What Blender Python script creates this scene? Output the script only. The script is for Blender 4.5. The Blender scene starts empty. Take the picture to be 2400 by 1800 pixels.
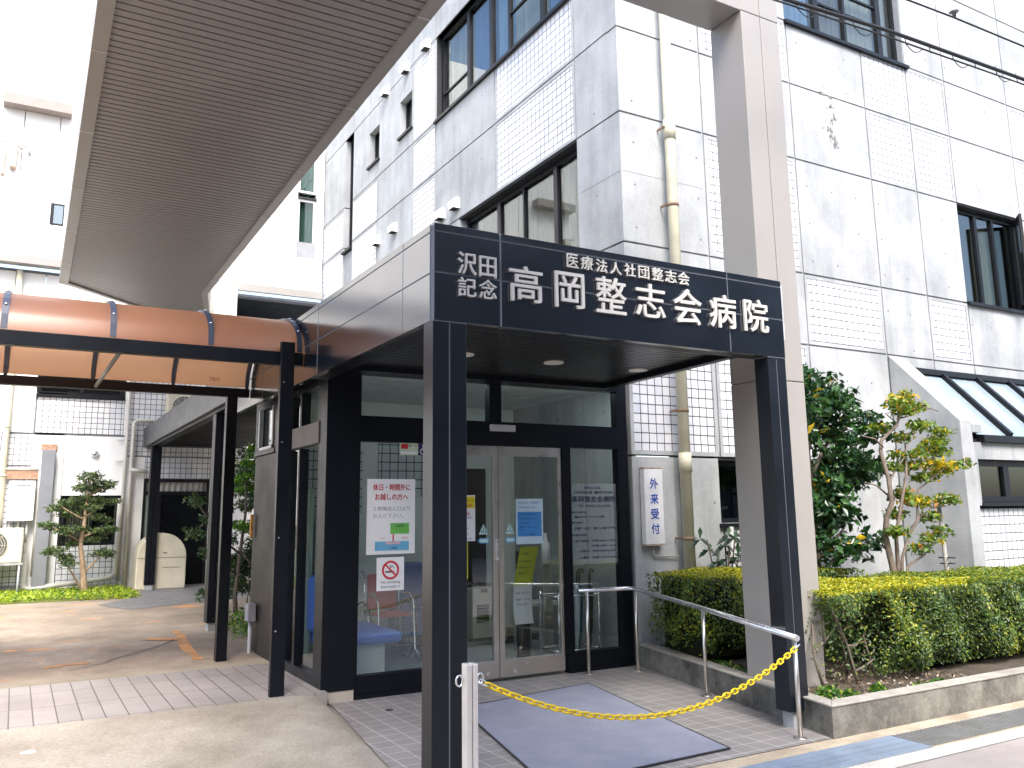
import bpy, bmesh, math, random
import numpy as np
from mathutils import Vector, Matrix

# ------------------------------------------------------------------ camera, world, sun, exposure
scene = bpy.context.scene
COL = scene.collection
cam_d = bpy.data.cameras.new('camera')
cam = bpy.data.objects.new('camera', cam_d)
COL.objects.link(cam)
R_ = (0.86874633, -0.49510916, -0.01211354)
U_ = (-0.07574026, -0.15698998, 0.98469161)
F_ = (0.48943154, 0.85452974, 0.17388416)
cam.matrix_world = Matrix(((R_[0], U_[0], -F_[0], 0), (R_[1], U_[1], -F_[1], 0), (R_[2], U_[2], -F_[2], 1.55), (0, 0, 0, 1)))
cam_d.sensor_width = 36.0
cam_d.lens = 29.9866
cam_d.shift_x = 0.00288
cam_d.shift_y = -0.02197
cam_d.clip_start = 0.05
cam_d.clip_end = 2000
scene.camera = cam

SUN_EL, SUN_AZ = math.radians(50), math.radians(199)     # azimuth clockwise from +y
world = bpy.data.worlds.new('World')
scene.world = world
world.use_nodes = True
wn = world.node_tree
bg = wn.nodes['Background']
sky = wn.nodes.new('ShaderNodeTexSky')
sky.sky_type = 'NISHITA'
sky.sun_disc = False
sky.sun_elevation = SUN_EL
sky.sun_rotation = SUN_AZ
sky.air_density = 1.0
sky.dust_density = 3.0
sky.ozone_density = 1.0
wn.links.new(sky.outputs[0], bg.inputs[0])
bg.inputs[1].default_value = 0.15
sun_d = bpy.data.lights.new('sun', 'SUN')
sun_d.energy = 1.5
sun_d.angle = math.radians(25)
sun_d.color = (1.0, 0.975, 0.94)
sun = bpy.data.objects.new('sun', sun_d)
COL.objects.link(sun)
sdir = Vector((math.sin(SUN_AZ) * math.cos(SUN_EL), math.cos(SUN_AZ) * math.cos(SUN_EL), math.sin(SUN_EL)))
sun.rotation_euler = sdir.to_track_quat('Z', 'Y').to_euler()
vs = scene.view_settings
vs.view_transform = 'Standard'
vs.look = 'None'
vs.exposure = 1.85
vs.gamma = 1.0
scene.cycles.max_bounces = 10
scene.cycles.transparent_max_bounces = 16
scene.cycles.sample_clamp_indirect = 6.0

rnd = random.Random(7)

# ------------------------------------------------------------------ materials
MATS = {}


def nodes(name):
    m = bpy.data.materials.new(name)
    m.use_nodes = True
    nt = m.node_tree
    b = nt.nodes['Principled BSDF']
    return m, nt, b


def N(nt, t, **kw):
    n = nt.nodes.new(t)
    for k, v in kw.items():
        setattr(n, k, v)
    return n


def L(nt, a, b):
    nt.links.new(a, b)


def noise(nt, vec, scale, detail=4, rough=0.55):
    n = N(nt, 'ShaderNodeTexNoise')
    n.inputs['Scale'].default_value = scale
    n.inputs['Detail'].default_value = detail
    n.inputs['Roughness'].default_value = rough
    if vec is not None:
        L(nt, vec, n.inputs['Vector'])
    return n


def ramp(nt, fac, stops):
    r = N(nt, 'ShaderNodeValToRGB')
    e = r.color_ramp.elements
    while len(e) < len(stops):
        e.new(0.5)
    for i, (p, c) in enumerate(stops):
        e[i].position = p
        e[i].color = (*c, 1) if len(c) == 3 else c
    L(nt, fac, r.inputs['Fac'])
    return r


def pos(nt):
    return N(nt, 'ShaderNodeNewGeometry').outputs['Position']


def mapped(nt, scale=(1, 1, 1), rot=(0, 0, 0), loc=(0, 0, 0)):
    mp = N(nt, 'ShaderNodeMapping')
    mp.inputs['Scale'].default_value = scale
    mp.inputs['Rotation'].default_value = rot
    mp.inputs['Location'].default_value = loc
    L(nt, pos(nt), mp.inputs['Vector'])
    return mp.outputs['Vector']


def mixc(nt, fac, a, b, mode='MIX'):
    m = N(nt, 'ShaderNodeMix', data_type='RGBA', blend_type=mode)
    for s, v in ((m.inputs[0], fac), (m.inputs[6], a), (m.inputs[7], b)):
        if isinstance(v, (int, float)):
            s.default_value = v
        elif isinstance(v, tuple):
            s.default_value = (*v, 1) if len(v) == 3 else v
        else:
            L(nt, v, s)
    return m.outputs[2]


def math_n(nt, op, a, b=None):
    m = N(nt, 'ShaderNodeMath', operation=op)
    for i, v in enumerate((a, b)):
        if v is None:
            continue
        if isinstance(v, (int, float)):
            m.inputs[i].default_value = v
        else:
            L(nt, v, m.inputs[i])
    return m.outputs[0]


def bump(nt, b, h, strength=0.3, dist=0.01):
    bn = N(nt, 'ShaderNodeBump')
    bn.inputs['Strength'].default_value = strength
    bn.inputs['Distance'].default_value = dist
    L(nt, h, bn.inputs['Height'])
    L(nt, bn.outputs[0], b.inputs['Normal'])


def plain(name, col, rough=0.5, metal=0.0, var=0.12, scale=6.0, spec=0.5, coat=0.0, bmp=0.0, bscale=60):
    """painted / plastic / metal surface with slight soiling in colour and gloss"""
    if name in MATS:
        return MATS[name]
    m, nt, b = nodes(name)
    n = noise(nt, pos(nt), scale, 5)
    lo = tuple(c * (1 - var) for c in col)
    hi = tuple(min(1, c * (1 + var)) for c in col)
    r = ramp(nt, n.outputs[0], [(0.3, lo), (0.7, hi)])
    L(nt, r.outputs[0], b.inputs['Base Color'])
    rr = ramp(nt, n.outputs[0], [(0.3, (rough * 0.85,) * 3), (0.7, (min(1, rough * 1.15),) * 3)])
    L(nt, rr.outputs[0], b.inputs['Roughness'])
    b.inputs['Metallic'].default_value = metal
    b.inputs['Specular IOR Level'].default_value = spec
    b.inputs['Coat Weight'].default_value = coat
    if bmp:
        bump(nt, b, noise(nt, pos(nt), bscale, 3).outputs[0], bmp, 0.004)
    MATS[name] = m
    return m


def concrete_wall(name, base, axis, holes=True, streak=0.2, tint=(0.965, 1.0, 1.01)):
    """fair-faced concrete: blotches, vertical water streaks, form-tie holes"""
    if name in MATS:
        return MATS[name]
    m, nt, b = nodes(name)
    P = pos(nt)
    big = noise(nt, P, 1.3, 6, 0.6)
    sv = mapped(nt, (3.0, 3.0, 0.35))
    st = noise(nt, sv, 1.6, 5, 0.65)
    fine = noise(nt, P, 38, 4, 0.7)
    c1 = ramp(nt, big.outputs[0], [(0.32, tuple(base * 0.79 * t for t in tint)), (0.68, tuple(base * 1.15 * t for t in tint))])
    c2 = ramp(nt, st.outputs[0], [(0.36, (1 - streak * 0.75, 1 - streak * 0.7, 1 - streak * 0.62)), (0.56, (1, 1, 1))])
    col = mixc(nt, 1.0, c1.outputs[0], c2.outputs[0], 'MULTIPLY')
    c3 = ramp(nt, fine.outputs[0], [(0.3, (0.9, 0.9, 0.9)), (0.62, (1.03, 1.03, 1.03))])
    col = mixc(nt, 1.0, col, c3.outputs[0], 'MULTIPLY')
    h = math_n(nt, 'MULTIPLY', fine.outputs[0], 0.25)
    if holes:
        sp = N(nt, 'ShaderNodeSeparateXYZ')
        L(nt, P, sp.inputs[0])
        u = math_n(nt, 'SUBTRACT', math_n(nt, 'FRACT', math_n(nt, 'DIVIDE', math_n(nt, 'ADD', sp.outputs[axis], 0.11), 0.475)), 0.5)
        v = math_n(nt, 'SUBTRACT', math_n(nt, 'FRACT', math_n(nt, 'DIVIDE', math_n(nt, 'ADD', sp.outputs[2], 0.16), 0.51)), 0.5)
        d = math_n(nt, 'SQRT', math_n(nt, 'ADD', math_n(nt, 'POWER', math_n(nt, 'MULTIPLY', u, 0.475), 2), math_n(nt, 'POWER', math_n(nt, 'MULTIPLY', v, 0.51), 2)))
        # not every tie hole shows: most are filled
        cell = noise(nt, P, 1.9, 1)
        rad = math_n(nt, 'MULTIPLY', math_n(nt, 'GREATER_THAN', cell.outputs[0], 0.46), 0.013)
        hm = math_n(nt, 'LESS_THAN', d, rad)
        col = mixc(nt, hm, col, (base * 0.3, base * 0.3, base * 0.32))
        h = math_n(nt, 'SUBTRACT', h, hm)
    L(nt, col, b.inputs['Base Color'])
    b.inputs['Roughness'].default_value = 0.75
    bump(nt, b, h, 0.35, 0.006)
    MATS[name] = m
    return m


def tile_wall(name, axis, c=(0.78, 0.78, 0.79), mortar=(0.06, 0.063, 0.072), size=0.105, off=(0, 0)):
    """glazed square wall tiles with grey joints"""
    if name in MATS:
        return MATS[name]
    m, nt, b = nodes(name)
    P = pos(nt)
    sp = N(nt, 'ShaderNodeSeparateXYZ')
    L(nt, P, sp.inputs[0])
    wob = noise(nt, P, 3.5, 2)
    w = math_n(nt, 'MULTIPLY', math_n(nt, 'SUBTRACT', wob.outputs[0], 0.5), 0.012)
    cb = N(nt, 'ShaderNodeCombineXYZ')
    L(nt, math_n(nt, 'ADD', math_n(nt, 'SUBTRACT', sp.outputs[axis], off[0] - 50 * size), w), cb.inputs[0])
    L(nt, math_n(nt, 'ADD', math_n(nt, 'SUBTRACT', sp.outputs[2], off[1] - 20 * size), w), cb.inputs[1])
    br = N(nt, 'ShaderNodeTexBrick')
    br.offset = 0.0
    br.squash = 1.0
    br.inputs['Scale'].default_value = 1
    br.inputs['Brick Width'].default_value = size
    br.inputs['Row Height'].default_value = size
    br.inputs['Mortar Size'].default_value = 0.0056
    br.inputs['Mortar Smooth'].default_value = 0.05
    br.inputs['Bias'].default_value = 0
    br.inputs['Color1'].default_value = (*c, 1)
    br.inputs['Color2'].default_value = (c[0] * 0.88, c[1] * 0.89, c[2] * 0.93, 1)
    br.inputs['Mortar'].default_value = (*mortar, 1)
    L(nt, cb.outputs[0], br.inputs['Vector'])
    st = noise(nt, mapped(nt, (2.2, 2.2, 0.4)), 1.7, 4)
    c2 = ramp(nt, st.outputs[0], [(0.35, (0.82, 0.84, 0.88)), (0.6, (1, 1, 1))])
    L(nt, mixc(nt, 1.0, br.outputs[0], c2.outputs[0], 'MULTIPLY'), b.inputs['Base Color'])
    rr = ramp(nt, br.outputs['Fac'], [(0, (0.28,) * 3), (1, (0.9,) * 3)])
    L(nt, rr.outputs[0], b.inputs['Roughness'])
    bump(nt, b, math_n(nt, 'SUBTRACT', 1.0, br.outputs['Fac']), 0.6, 0.004)
    MATS[name] = m
    return m


def floor_tile(name, c1, c2, mortar, w, h, offs=0.0, rot=0.0, msize=0.004):
    if name in MATS:
        return MATS[name]
    m, nt, b = nodes(name)
    v = mapped(nt, (1, 1, 1), (0, 0, rot), (30, 30, 0))
    br = N(nt, 'ShaderNodeTexBrick')
    br.offset = offs
    br.inputs['Scale'].default_value = 1
    br.inputs['Brick Width'].default_value = w
    br.inputs['Row Height'].default_value = h
    br.inputs['Mortar Size'].default_value = msize
    br.inputs['Mortar Smooth'].default_value = 0.2
    br.inputs['Color1'].default_value = (*c1, 1)
    br.inputs['Color2'].default_value = (*c2, 1)
    br.inputs['Mortar'].default_value = (*mortar, 1)
    L(nt, v, br.inputs['Vector'])
    n = noise(nt, pos(nt), 0.9, 6, 0.65)
    c = ramp(nt, n.outputs[0], [(0.3, (0.72, 0.70, 0.68)), (0.65, (1.05, 1.04, 1.03))])
    f = noise(nt, pos(nt), 90, 3)
    cf = ramp(nt, f.outputs[0], [(0.3, (0.9,) * 3), (0.7, (1.06,) * 3)])
    col = mixc(nt, 1.0, br.outputs[0], c.outputs[0], 'MULTIPLY')
    L(nt, mixc(nt, 1.0, col, cf.outputs[0], 'MULTIPLY'), b.inputs['Base Color'])
    b.inputs['Roughness'].default_value = 0.55
    bump(nt, b, math_n(nt, 'SUBTRACT', 1.0, br.outputs['Fac']), 0.4, 0.004)
    MATS[name] = m
    return m


def ground_mat(name, stops, scale=0.7, fine=70, rough=0.9, spots=None, crack=None):
    if name in MATS:
        return MATS[name]
    m, nt, b = nodes(name)
    P = pos(nt)
    n = noise(nt, P, scale, 7, 0.68)
    col = ramp(nt, n.outputs[0], stops).outputs[0]
    f = noise(nt, P, fine, 4, 0.75)
    col = mixc(nt, 1.0, col, ramp(nt, f.outputs[0], [(0.28, (0.72,) * 3), (0.62, (1.1,) * 3)]).outputs[0], 'MULTIPLY')
    if spots:
        s = noise(nt, mapped(nt, spots[2]), spots[1], 5, 0.6)
        fac = ramp(nt, s.outputs[0], [(spots[3], (0, 0, 0)), (spots[3] + 0.04, (0.85,) * 3)])
        col = mixc(nt, fac.outputs[0], col, spots[0])
    L(nt, col, b.inputs['Base Color'])
    b.inputs['Roughness'].default_value = rough
    bump(nt, b, f.outputs[0], 0.35, 0.006)
    MATS[name] = m
    return m


def glass_mat(name, tint=(0.72, 0.80, 0.79), ior=1.5, boost=0.0):
    """thin pane: transparent with a mirror coat that grows towards grazing view"""
    if name in MATS:
        return MATS[name]
    m = bpy.data.materials.new(name)
    m.use_nodes = True
    nt = m.node_tree
    nt.nodes.remove(nt.nodes['Principled BSDF'])
    out = nt.nodes['Material Output']
    t = N(nt, 'ShaderNodeBsdfTransparent')
    t.inputs[0].default_value = (*tint, 1)
    g = N(nt, 'ShaderNodeBsdfGlossy')
    g.inputs['Color'].default_value = (0.95, 0.98, 1, 1)
    n = noise(nt, pos(nt), 1.5, 3)
    rr = ramp(nt, n.outputs[0], [(0.3, (0.005,) * 3), (0.7, (0.03,) * 3)])
    L(nt, rr.outputs[0], g.inputs['Roughness'])
    # Schlick reflectance of one face of the pane (the same from both sides)
    f0 = ((ior - 1) / (ior + 1)) ** 2
    lw = N(nt, 'ShaderNodeLayerWeight')
    lw.inputs[0].default_value = 0.5
    fac = math_n(nt, 'ADD', math_n(nt, 'MULTIPLY', math_n(nt, 'POWER', lw.outputs['Facing'], 5), 1 - f0), f0 + boost * 0.5)
    fac = math_n(nt, 'MINIMUM', fac, 1.0)
    mx = N(nt, 'ShaderNodeMixShader')
    L(nt, fac, mx.inputs[0])
    L(nt, t.outputs[0], mx.inputs[1])
    L(nt, g.outputs[0], mx.inputs[2])
    L(nt, mx.outputs[0], out.inputs['Surface'])
    MATS[name] = m
    return m


def leaf_mat(name, col, trans=0.25, rough=0.4):
    if name in MATS:
        return MATS[name]
    m, nt, b = nodes(name)
    n = noise(nt, pos(nt), 14, 3)
    r = ramp(nt, n.outputs[0], [(0.25, tuple(c * 0.65 for c in col)), (0.75, tuple(c * 1.3 for c in col))])
    L(nt, r.outputs[0], b.inputs['Base Color'])
    b.inputs['Roughness'].default_value = rough
    out = nt.nodes['Material Output']
    tr = N(nt, 'ShaderNodeBsdfTranslucent')
    L(nt, mixc(nt, 1.0, r.outputs[0], (1.2, 1.3, 0.5), 'MULTIPLY'), tr.inputs[0])
    mx = N(nt, 'ShaderNodeMixShader')
    mx.inputs[0].default_value = trans
    L(nt, b.outputs[0], mx.inputs[1])
    L(nt, tr.outputs[0], mx.inputs[2])
    L(nt, mx.outputs[0], out.inputs['Surface'])
    MATS[name] = m
    return m


def curtain_mat(name, col, axis=1, freq=55):
    if name in MATS:
        return MATS[name]
    m, nt, b = nodes(name)
    n = noise(nt, mapped(nt, (9, 9, 0.4)), 2.0, 3)
    r = ramp(nt, n.outputs[0], [(0.3, tuple(c * 0.7 for c in col)), (0.7, tuple(min(1, c * 1.15) for c in col))])
    L(nt, r.outputs[0], b.inputs['Base Color'])
    b.inputs['Roughness'].default_value = 0.9
    MATS[name] = m
    return m


BLACK = plain('dark_navy_metal', (0.0045, 0.006, 0.0095), 0.42, 0.0, 0.18, 2.5, 0.22, 0.0)
POSTM = plain('dark_navy_post', (0.006, 0.0085, 0.0135), 0.33, 0.0, 0.2, 1.8, 0.4, 0.0)
PANEL = plain('dark_navy_panel', (0.0055, 0.008, 0.013), 0.17, 0.0, 0.2, 1.8, 0.5, 0.0)
PANEL.node_tree.nodes['Principled BSDF'].inputs['IOR'].default_value = 2.35
SEAL = plain('panel_joint', (0.10, 0.115, 0.14), 0.6)
SOFFIT = plain('black_slat', (0.016, 0.017, 0.02), 0.35, 0, 0.05, 1, 0.5)
TAN = plain('tan_metal', (0.305, 0.288, 0.268), 0.38, 0.0, 0.05, 1.2, 0.5)
TANS = plain('taupe_soffit_slat', (0.245, 0.228, 0.213), 0.42, 0.0, 0.07, 1.0, 0.4)
TANF = plain('taupe_trim', (0.27, 0.255, 0.23), 0.4, 0.0, 0.06, 2)
STEEL = plain('brushed_steel', (0.62, 0.58, 0.53), 0.32, 0.9, 0.08, 9)
STEEL2 = plain('bright_steel', (0.78, 0.78, 0.80), 0.25, 0.9, 0.06, 9)
WHITE = plain('white_paint', (0.78, 0.78, 0.77), 0.45, 0, 0.05, 3)
PAPER = plain('white_paper', (0.90, 0.90, 0.90), 0.7, 0, 0.02, 5)
LETTER = plain('ivory_letter', (0.58, 0.565, 0.53), 0.4, 0, 0.06, 9)
CREAM = plain('cream_paint', (0.62, 0.57, 0.44), 0.5, 0, 0.1, 4)
CREAMP = plain('cream_pipe', (0.58, 0.55, 0.42), 0.5, 0, 0.16, 3)
FRAME = plain('dark_window_frame', (0.007, 0.008, 0.011), 0.45, 0, 0.15, 5, 0.3)
CONC_F = concrete_wall('concrete_front', 0.40, 0)
CONC_S = concrete_wall('concrete_side', 0.40, 1)
CONC_P = concrete_wall('concrete_plain', 0.40, 0, False, 0.4)
TILE_F = tile_wall('tile_front', 0, off=(5.68, 2.163))
TILE_S = tile_wall('tile_side', 1, off=(8.12, 6.07))
TILE_R = tile_wall('tile_rear', 0, off=(0.2, 3.13), c=(0.82, 0.82, 0.81), mortar=(0.10, 0.10, 0.105))
JOINT = plain('wall_joint', (0.27, 0.28, 0.30), 0.9)
GLASS = glass_mat('door_glass', (0.91, 0.945, 0.935), 1.5, 0.045)
GLASS_W = glass_mat('window_glass', (0.72, 0.76, 0.74), 1.55, 0.05)
GLASS_B = glass_mat('blue_window_glass', (0.25, 0.33, 0.42), 1.6, 0.28)
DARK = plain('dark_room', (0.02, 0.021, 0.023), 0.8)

FILL_GLOW = bpy.data.materials.new('interior_fill_glow')
FILL_GLOW.use_nodes = True
FILL_GLOW.node_tree.nodes['Principled BSDF'].inputs['Emission Color'].default_value = (0.93, 1.0, 0.96, 1)
FILL_GLOW.node_tree.nodes['Principled BSDF'].inputs['Emission Strength'].default_value = 3.6  # added glow that lifts the vestibule interior, not a real fitting

# ------------------------------------------------------------------ mesh helpers


class MB:
    """collects shapes (world coordinates) and links them as one mesh object"""

    def __init__(self):
        self.bm = bmesh.new()
        self.mi = 0

    def face(self, pts):
        vs_ = [self.bm.verts.new(p) for p in pts]
        f = self.bm.faces.new(vs_)
        f.material_index = self.mi
        return f

    def box(self, x0, x1, y0, y1, z0, z1, rot=None, about=None):
        c = [(x0, y0, z0), (x1, y0, z0), (x1, y1, z0), (x0, y1, z0), (x0, y0, z1), (x1, y0, z1), (x1, y1, z1), (x0, y1, z1)]
        v = [self.bm.verts.new(p) for p in c]
        if rot is not None:
            a = Vector(about if about else ((x0 + x1) / 2, (y0 + y1) / 2, (z0 + z1) / 2))
            for q in v:
                q.co = rot @ (q.co - a) + a
        for f in ((0, 3, 2, 1), (4, 5, 6, 7), (0, 1, 5, 4), (1, 2, 6, 5), (2, 3, 7, 6), (3, 0, 4, 7)):
            self.bm.faces.new([v[i] for i in f]).material_index = self.mi
        return self

    def prism(self, poly, axis, a, b):
        """poly in the two other axes (x,y,z order kept), extruded a..b along axis"""
        def mk(p, t):
            p = list(p)
            p.insert(axis, t)
            return tuple(p)
        A = [self.bm.verts.new(mk(p, a)) for p in poly]
        B = [self.bm.verts.new(mk(p, b)) for p in poly]
        n = len(poly)
        self.bm.faces.new(A[::-1]).material_index = self.mi
        self.bm.faces.new(B).material_index = self.mi
        for i in range(n):
            self.bm.faces.new([A[i], A[(i + 1) % n], B[(i + 1) % n], B[i]]).material_index = self.mi
        return self

    def tube(self, path, r, seg=10, caps=True):
        """round tube along a list of points; r number or list"""
        path = [Vector(p) for p in path]
        rs = r if isinstance(r, (list, tuple)) else [r] * len(path)
        rings = []
        prev = None
        for i, p in enumerate(path):
            if i == 0:
                d = path[1] - p
            elif i == len(path) - 1:
                d = p - path[-2]
            else:
                d = (path[i + 1] - p).normalized() + (p - path[i - 1]).normalized()
            d.normalize()
            ref = prev if prev is not None else (Vector((0, 0, 1)) if abs(d.z) < 0.9 else Vector((1, 0, 0)))
            s = d.cross(ref)
            if s.length < 1e-5:
                s = d.cross(Vector((0, 1, 0)))
            s.normalize()
            t = s.cross(d).normalized()
            prev = t
            rings.append([self.bm.verts.new(p + (s * math.cos(2 * math.pi * k / seg) + t * math.sin(2 * math.pi * k / seg)) * rs[i]) for k in range(seg)])
        for a, b in zip(rings, rings[1:]):
            for k in range(seg):
                f = self.bm.faces.new([a[k], a[(k + 1) % seg], b[(k + 1) % seg], b[k]])
                f.material_index = self.mi
                f.smooth = True
        if caps:
            self.bm.faces.new(rings[0]).material_index = self.mi
            self.bm.faces.new(rings[-1][::-1]).material_index = self.mi
        return self

    def disc(self, c, r, axis, a, b, seg=24):
        poly = [(c[0] + r * math.cos(2 * math.pi * k / seg), c[1] + r * math.sin(2 * math.pi * k / seg)) for k in range(seg)]
        return self.prism(poly, axis, a, b)

    def build(self, name, mats, parent=None, bevel=0.0, segs=2, smooth=False):
        bmesh.ops.recalc_face_normals(self.bm, faces=self.bm.faces)
        me = bpy.data.meshes.new(name)
        if parent is not None:
            T = root_loc(parent)
            for v in self.bm.verts:
                v.co -= T
        self.bm.to_mesh(me)
        self.bm.free()
        for m in (mats if isinstance(mats, (list, tuple)) else [mats]):
            me.materials.append(m)
        if smooth:
            me.polygons.foreach_set('use_smooth', [True] * len(me.polygons))
        o = bpy.data.objects.new(name, me)
        COL.objects.link(o)
        if parent is not None:
            o.parent = parent
        if bevel:
            bv = o.modifiers.new('bevel', 'BEVEL')
            bv.width = bevel
            bv.segments = segs
            bv.limit_method = 'ANGLE'
            bv.angle_limit = math.radians(40)
        return o


def root_loc(o):
    t = Vector((0, 0, 0))
    while o is not None:
        t += o.location
        o = o.parent
    return t


def tag(o, label, cat, group=None, kind=None):
    o['label'] = label
    o['category'] = cat
    if group:
        o['group'] = group
    if kind:
        o['kind'] = kind
    return o


def struct(o):
    o['kind'] = 'structure'
    return o


def thing(name, loc, label, cat, group=None):
    o = bpy.data.objects.new(name, None)
    o.empty_display_size = 0.2
    COL.objects.link(o)
    o.location = loc
    return tag(o, label, cat, group)


def copy_tree(o, parent=None):
    c = o.copy()
    COL.objects.link(c)
    if parent is not None:
        c.parent = parent
    for ch in list(o.children):
        copy_tree(ch, c)
    return c


def mesh_np(name, V, Fq, mi, mats, parent=None, smooth=False):
    """mesh from numpy quads"""
    me = bpy.data.meshes.new(name)
    if parent is not None:
        V = V - np.array(root_loc(parent))
    k = Fq.shape[1]
    me.vertices.add(len(V))
    me.vertices.foreach_set('co', V.astype(np.float32).ravel())
    me.loops.add(Fq.size)
    me.loops.foreach_set('vertex_index', Fq.astype(np.int32).ravel())
    me.polygons.add(len(Fq))
    me.polygons.foreach_set('loop_start', np.arange(0, Fq.size, k, dtype=np.int32))
    me.polygons.foreach_set('loop_total', np.full(len(Fq), k, dtype=np.int32))
    me.polygons.foreach_set('material_index', mi.astype(np.int32))
    me.update()
    me.validate()
    for m in mats:
        me.materials.append(m)
    o = bpy.data.objects.new(name, me)
    COL.objects.link(o)
    if parent is not None:
        o.parent = parent
    return o


def leaves(name, centers, size, mats, weights, parent=None, seed=1, aspect=0.5, up=0.6, dirs=None, fold=0.25):
    """many small folded leaves: two quads meeting at the midrib"""
    rg = np.random.default_rng(seed)
    n = len(centers)
    C = np.asarray(centers, float)
    nrm = rg.normal(size=(n, 3))
    if dirs is not None:
        nrm = nrm * 0.55 + np.asarray(dirs)
    nrm[:, 2] += up
    nrm /= np.linalg.norm(nrm, axis=1)[:, None] + 1e-9
    a = rg.normal(size=(n, 3))
    a -= nrm * np.sum(a * nrm, 1)[:, None]
    a /= np.linalg.norm(a, axis=1)[:, None] + 1e-9
    b = np.cross(nrm, a)
    s = size * rg.uniform(0.65, 1.25, n)[:, None]
    w = s * aspect
    p0 = C - a * s * 0.5
    p1 = C + a * s * 0.5
    l1 = C - a * s * 0.05 + b * w * 0.5 + nrm * w * fold
    r1 = C - a * s * 0.05 - b * w * 0.5 + nrm * w * fold
    V = np.stack([p0, l1, p1, r1], 1).reshape(-1, 3)
    idx = np.arange(n)[:, None] * 4
    F = np.concatenate([idx + np.array([[0, 1, 2]]), idx + np.array([[0, 2, 3]])], 0)
    mi = rg.choice(len(mats), size=n, p=np.array(weights) / np.sum(weights))
    return mesh_np(name, V, F, np.concatenate([mi, mi]), mats, parent)


def clump(rg, c, r, n):
    """points in an uneven ellipsoid clump, denser towards its skin"""
    d = rg.normal(size=(n, 3))
    d /= np.linalg.norm(d, axis=1)[:, None]
    rad = rg.uniform(0.15, 1.0, n) ** 0.55
    rad *= 1 + 0.35 * np.sin(d[:, 0] * 5 + c[0] * 7) * np.cos(d[:, 2] * 4 + c[2] * 5)
    return np.array(c) + d * rad[:, None] * np.array(r)


def text_mesh(body, size=1.0, offset=0.0, extrude=0.0, bevel=0.0):
    cu = bpy.data.curves.new('glyphs', 'FONT')
    cu.body = body
    cu.size = size
    cu.offset = offset
    cu.extrude = extrude
    cu.bevel_depth = bevel
    cu.resolution_u = 3
    cu.align_x = 'LEFT'
    o = bpy.data.objects.new('glyphs', cu)
    COL.objects.link(o)
    dg = bpy.context.evaluated_depsgraph_get()
    me = bpy.data.meshes.new_from_object(o.evaluated_get(dg))
    bpy.data.objects.remove(o)
    bpy.data.curves.remove(cu)
    return me


def lettering(items, origin_fn, name, mat, parent, thick=0.0):
    """items: (text, u0, u1, v0, v1, weight); each text is fitted into its box on a wall; weight thickens the strokes
    by striking the glyph several times round a small circle; one mesh"""
    VV, FF = [], []
    base = 0
    for it in items:
        t, u0, u1, v0, v1 = it[:5]
        wgt = (it[5] if len(it) > 5 else 0.0) * (v1 - v0)
        me = text_mesh(t, 1.0, 0.0, 0.02 if thick else 0.0)
        n = len(me.vertices)
        co = np.empty(n * 3, np.float32)
        me.vertices.foreach_get('co', co)
        co = co.reshape(-1, 3)
        if n == 0:
            continue
        mn, mx = co.min(0), co.max(0)
        sx = (u1 - u0 - 2 * wgt) / max(mx[0] - mn[0], 1e-6)
        sz = (v1 - v0 - 2 * wgt) / max(mx[1] - mn[1], 1e-6)
        polys = [list(pl.vertices) for pl in me.polygons]
        strikes = [(0, 0)]
        if wgt:
            strikes = [(math.cos(math.pi * q / 4) * wgt, math.sin(math.pi * q / 4) * wgt) for q in range(8)]
        for q, (du, dv) in enumerate(strikes):
            for p in co:
                d = (p[2] + 0.02) / 0.04 * thick if thick else 0.0
                VV.append(origin_fn(u0 + wgt + (p[0] - mn[0]) * sx + du, v0 + wgt + (p[1] - mn[1]) * sz + dv, d + q * 0.00025))
            for pl in polys:
                FF.append([k + base for k in pl])
            base += n
        bpy.data.meshes.remove(me)
    me = bpy.data.meshes.new(name)
    T = root_loc(parent) if parent is not None else Vector((0, 0, 0))
    me.from_pydata([tuple(Vector(v) - T) for v in VV], [], FF)
    me.update()
    me.materials.append(mat)
    o = bpy.data.objects.new(name, me)
    COL.objects.link(o)
    if parent is not None:
        o.parent = parent
    return o


def on_front(y):
    return lambda u, v, d: (u, y - d, v)


def jt(a, b, n):
    return [a + (b - a) * i / n for i in range(n + 1)]


# ------------------------------------------------------------------ ground, paving, road
def sheet(name, poly, z, mat):
    mb = MB()
    mb.face([(x, y, z) for x, y in poly])
    o = mb.build(name, mat)
    return struct(o)


G_BASE = ground_mat('bare_ground', [(0.3, (0.20, 0.19, 0.17)), (0.7, (0.30, 0.285, 0.26))])
G_CREAM = ground_mat('pale_concrete', [(0.28, (0.20, 0.175, 0.14)), (0.48, (0.29, 0.26, 0.215)), (0.7, (0.40, 0.37, 0.315))], 1.1, 45)
G_YARD = ground_mat('worn_yard', [(0.28, (0.15, 0.12, 0.09)), (0.5, (0.30, 0.24, 0.18)), (0.72, (0.50, 0.42, 0.33))], 0.75, 45, 0.9,
                    ((0.62, 0.27, 0.08), 1.3, (0.8, 1.7, 1), 0.60))
G_KERB = ground_mat('kerb_strip', [(0.3, (0.24, 0.20, 0.15)), (0.7, (0.36, 0.32, 0.25))], 1.4, 80)
G_ROAD = ground_mat('road_asphalt', [(0.3, (0.25, 0.215, 0.20)), (0.7, (0.36, 0.32, 0.30))], 1.2, 130, 0.9)
G_EDGE = ground_mat('road_edge', [(0.3, (0.42, 0.40, 0.36)), (0.7, (0.58, 0.56, 0.52))], 1.5, 90)
G_STONE = ground_mat('washed_stone', [(0.3, (0.26, 0.21, 0.15)), (0.5, (0.40, 0.33, 0.24)), (0.7, (0.55, 0.48, 0.37))], 2.2, 55, 0.9)
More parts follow.
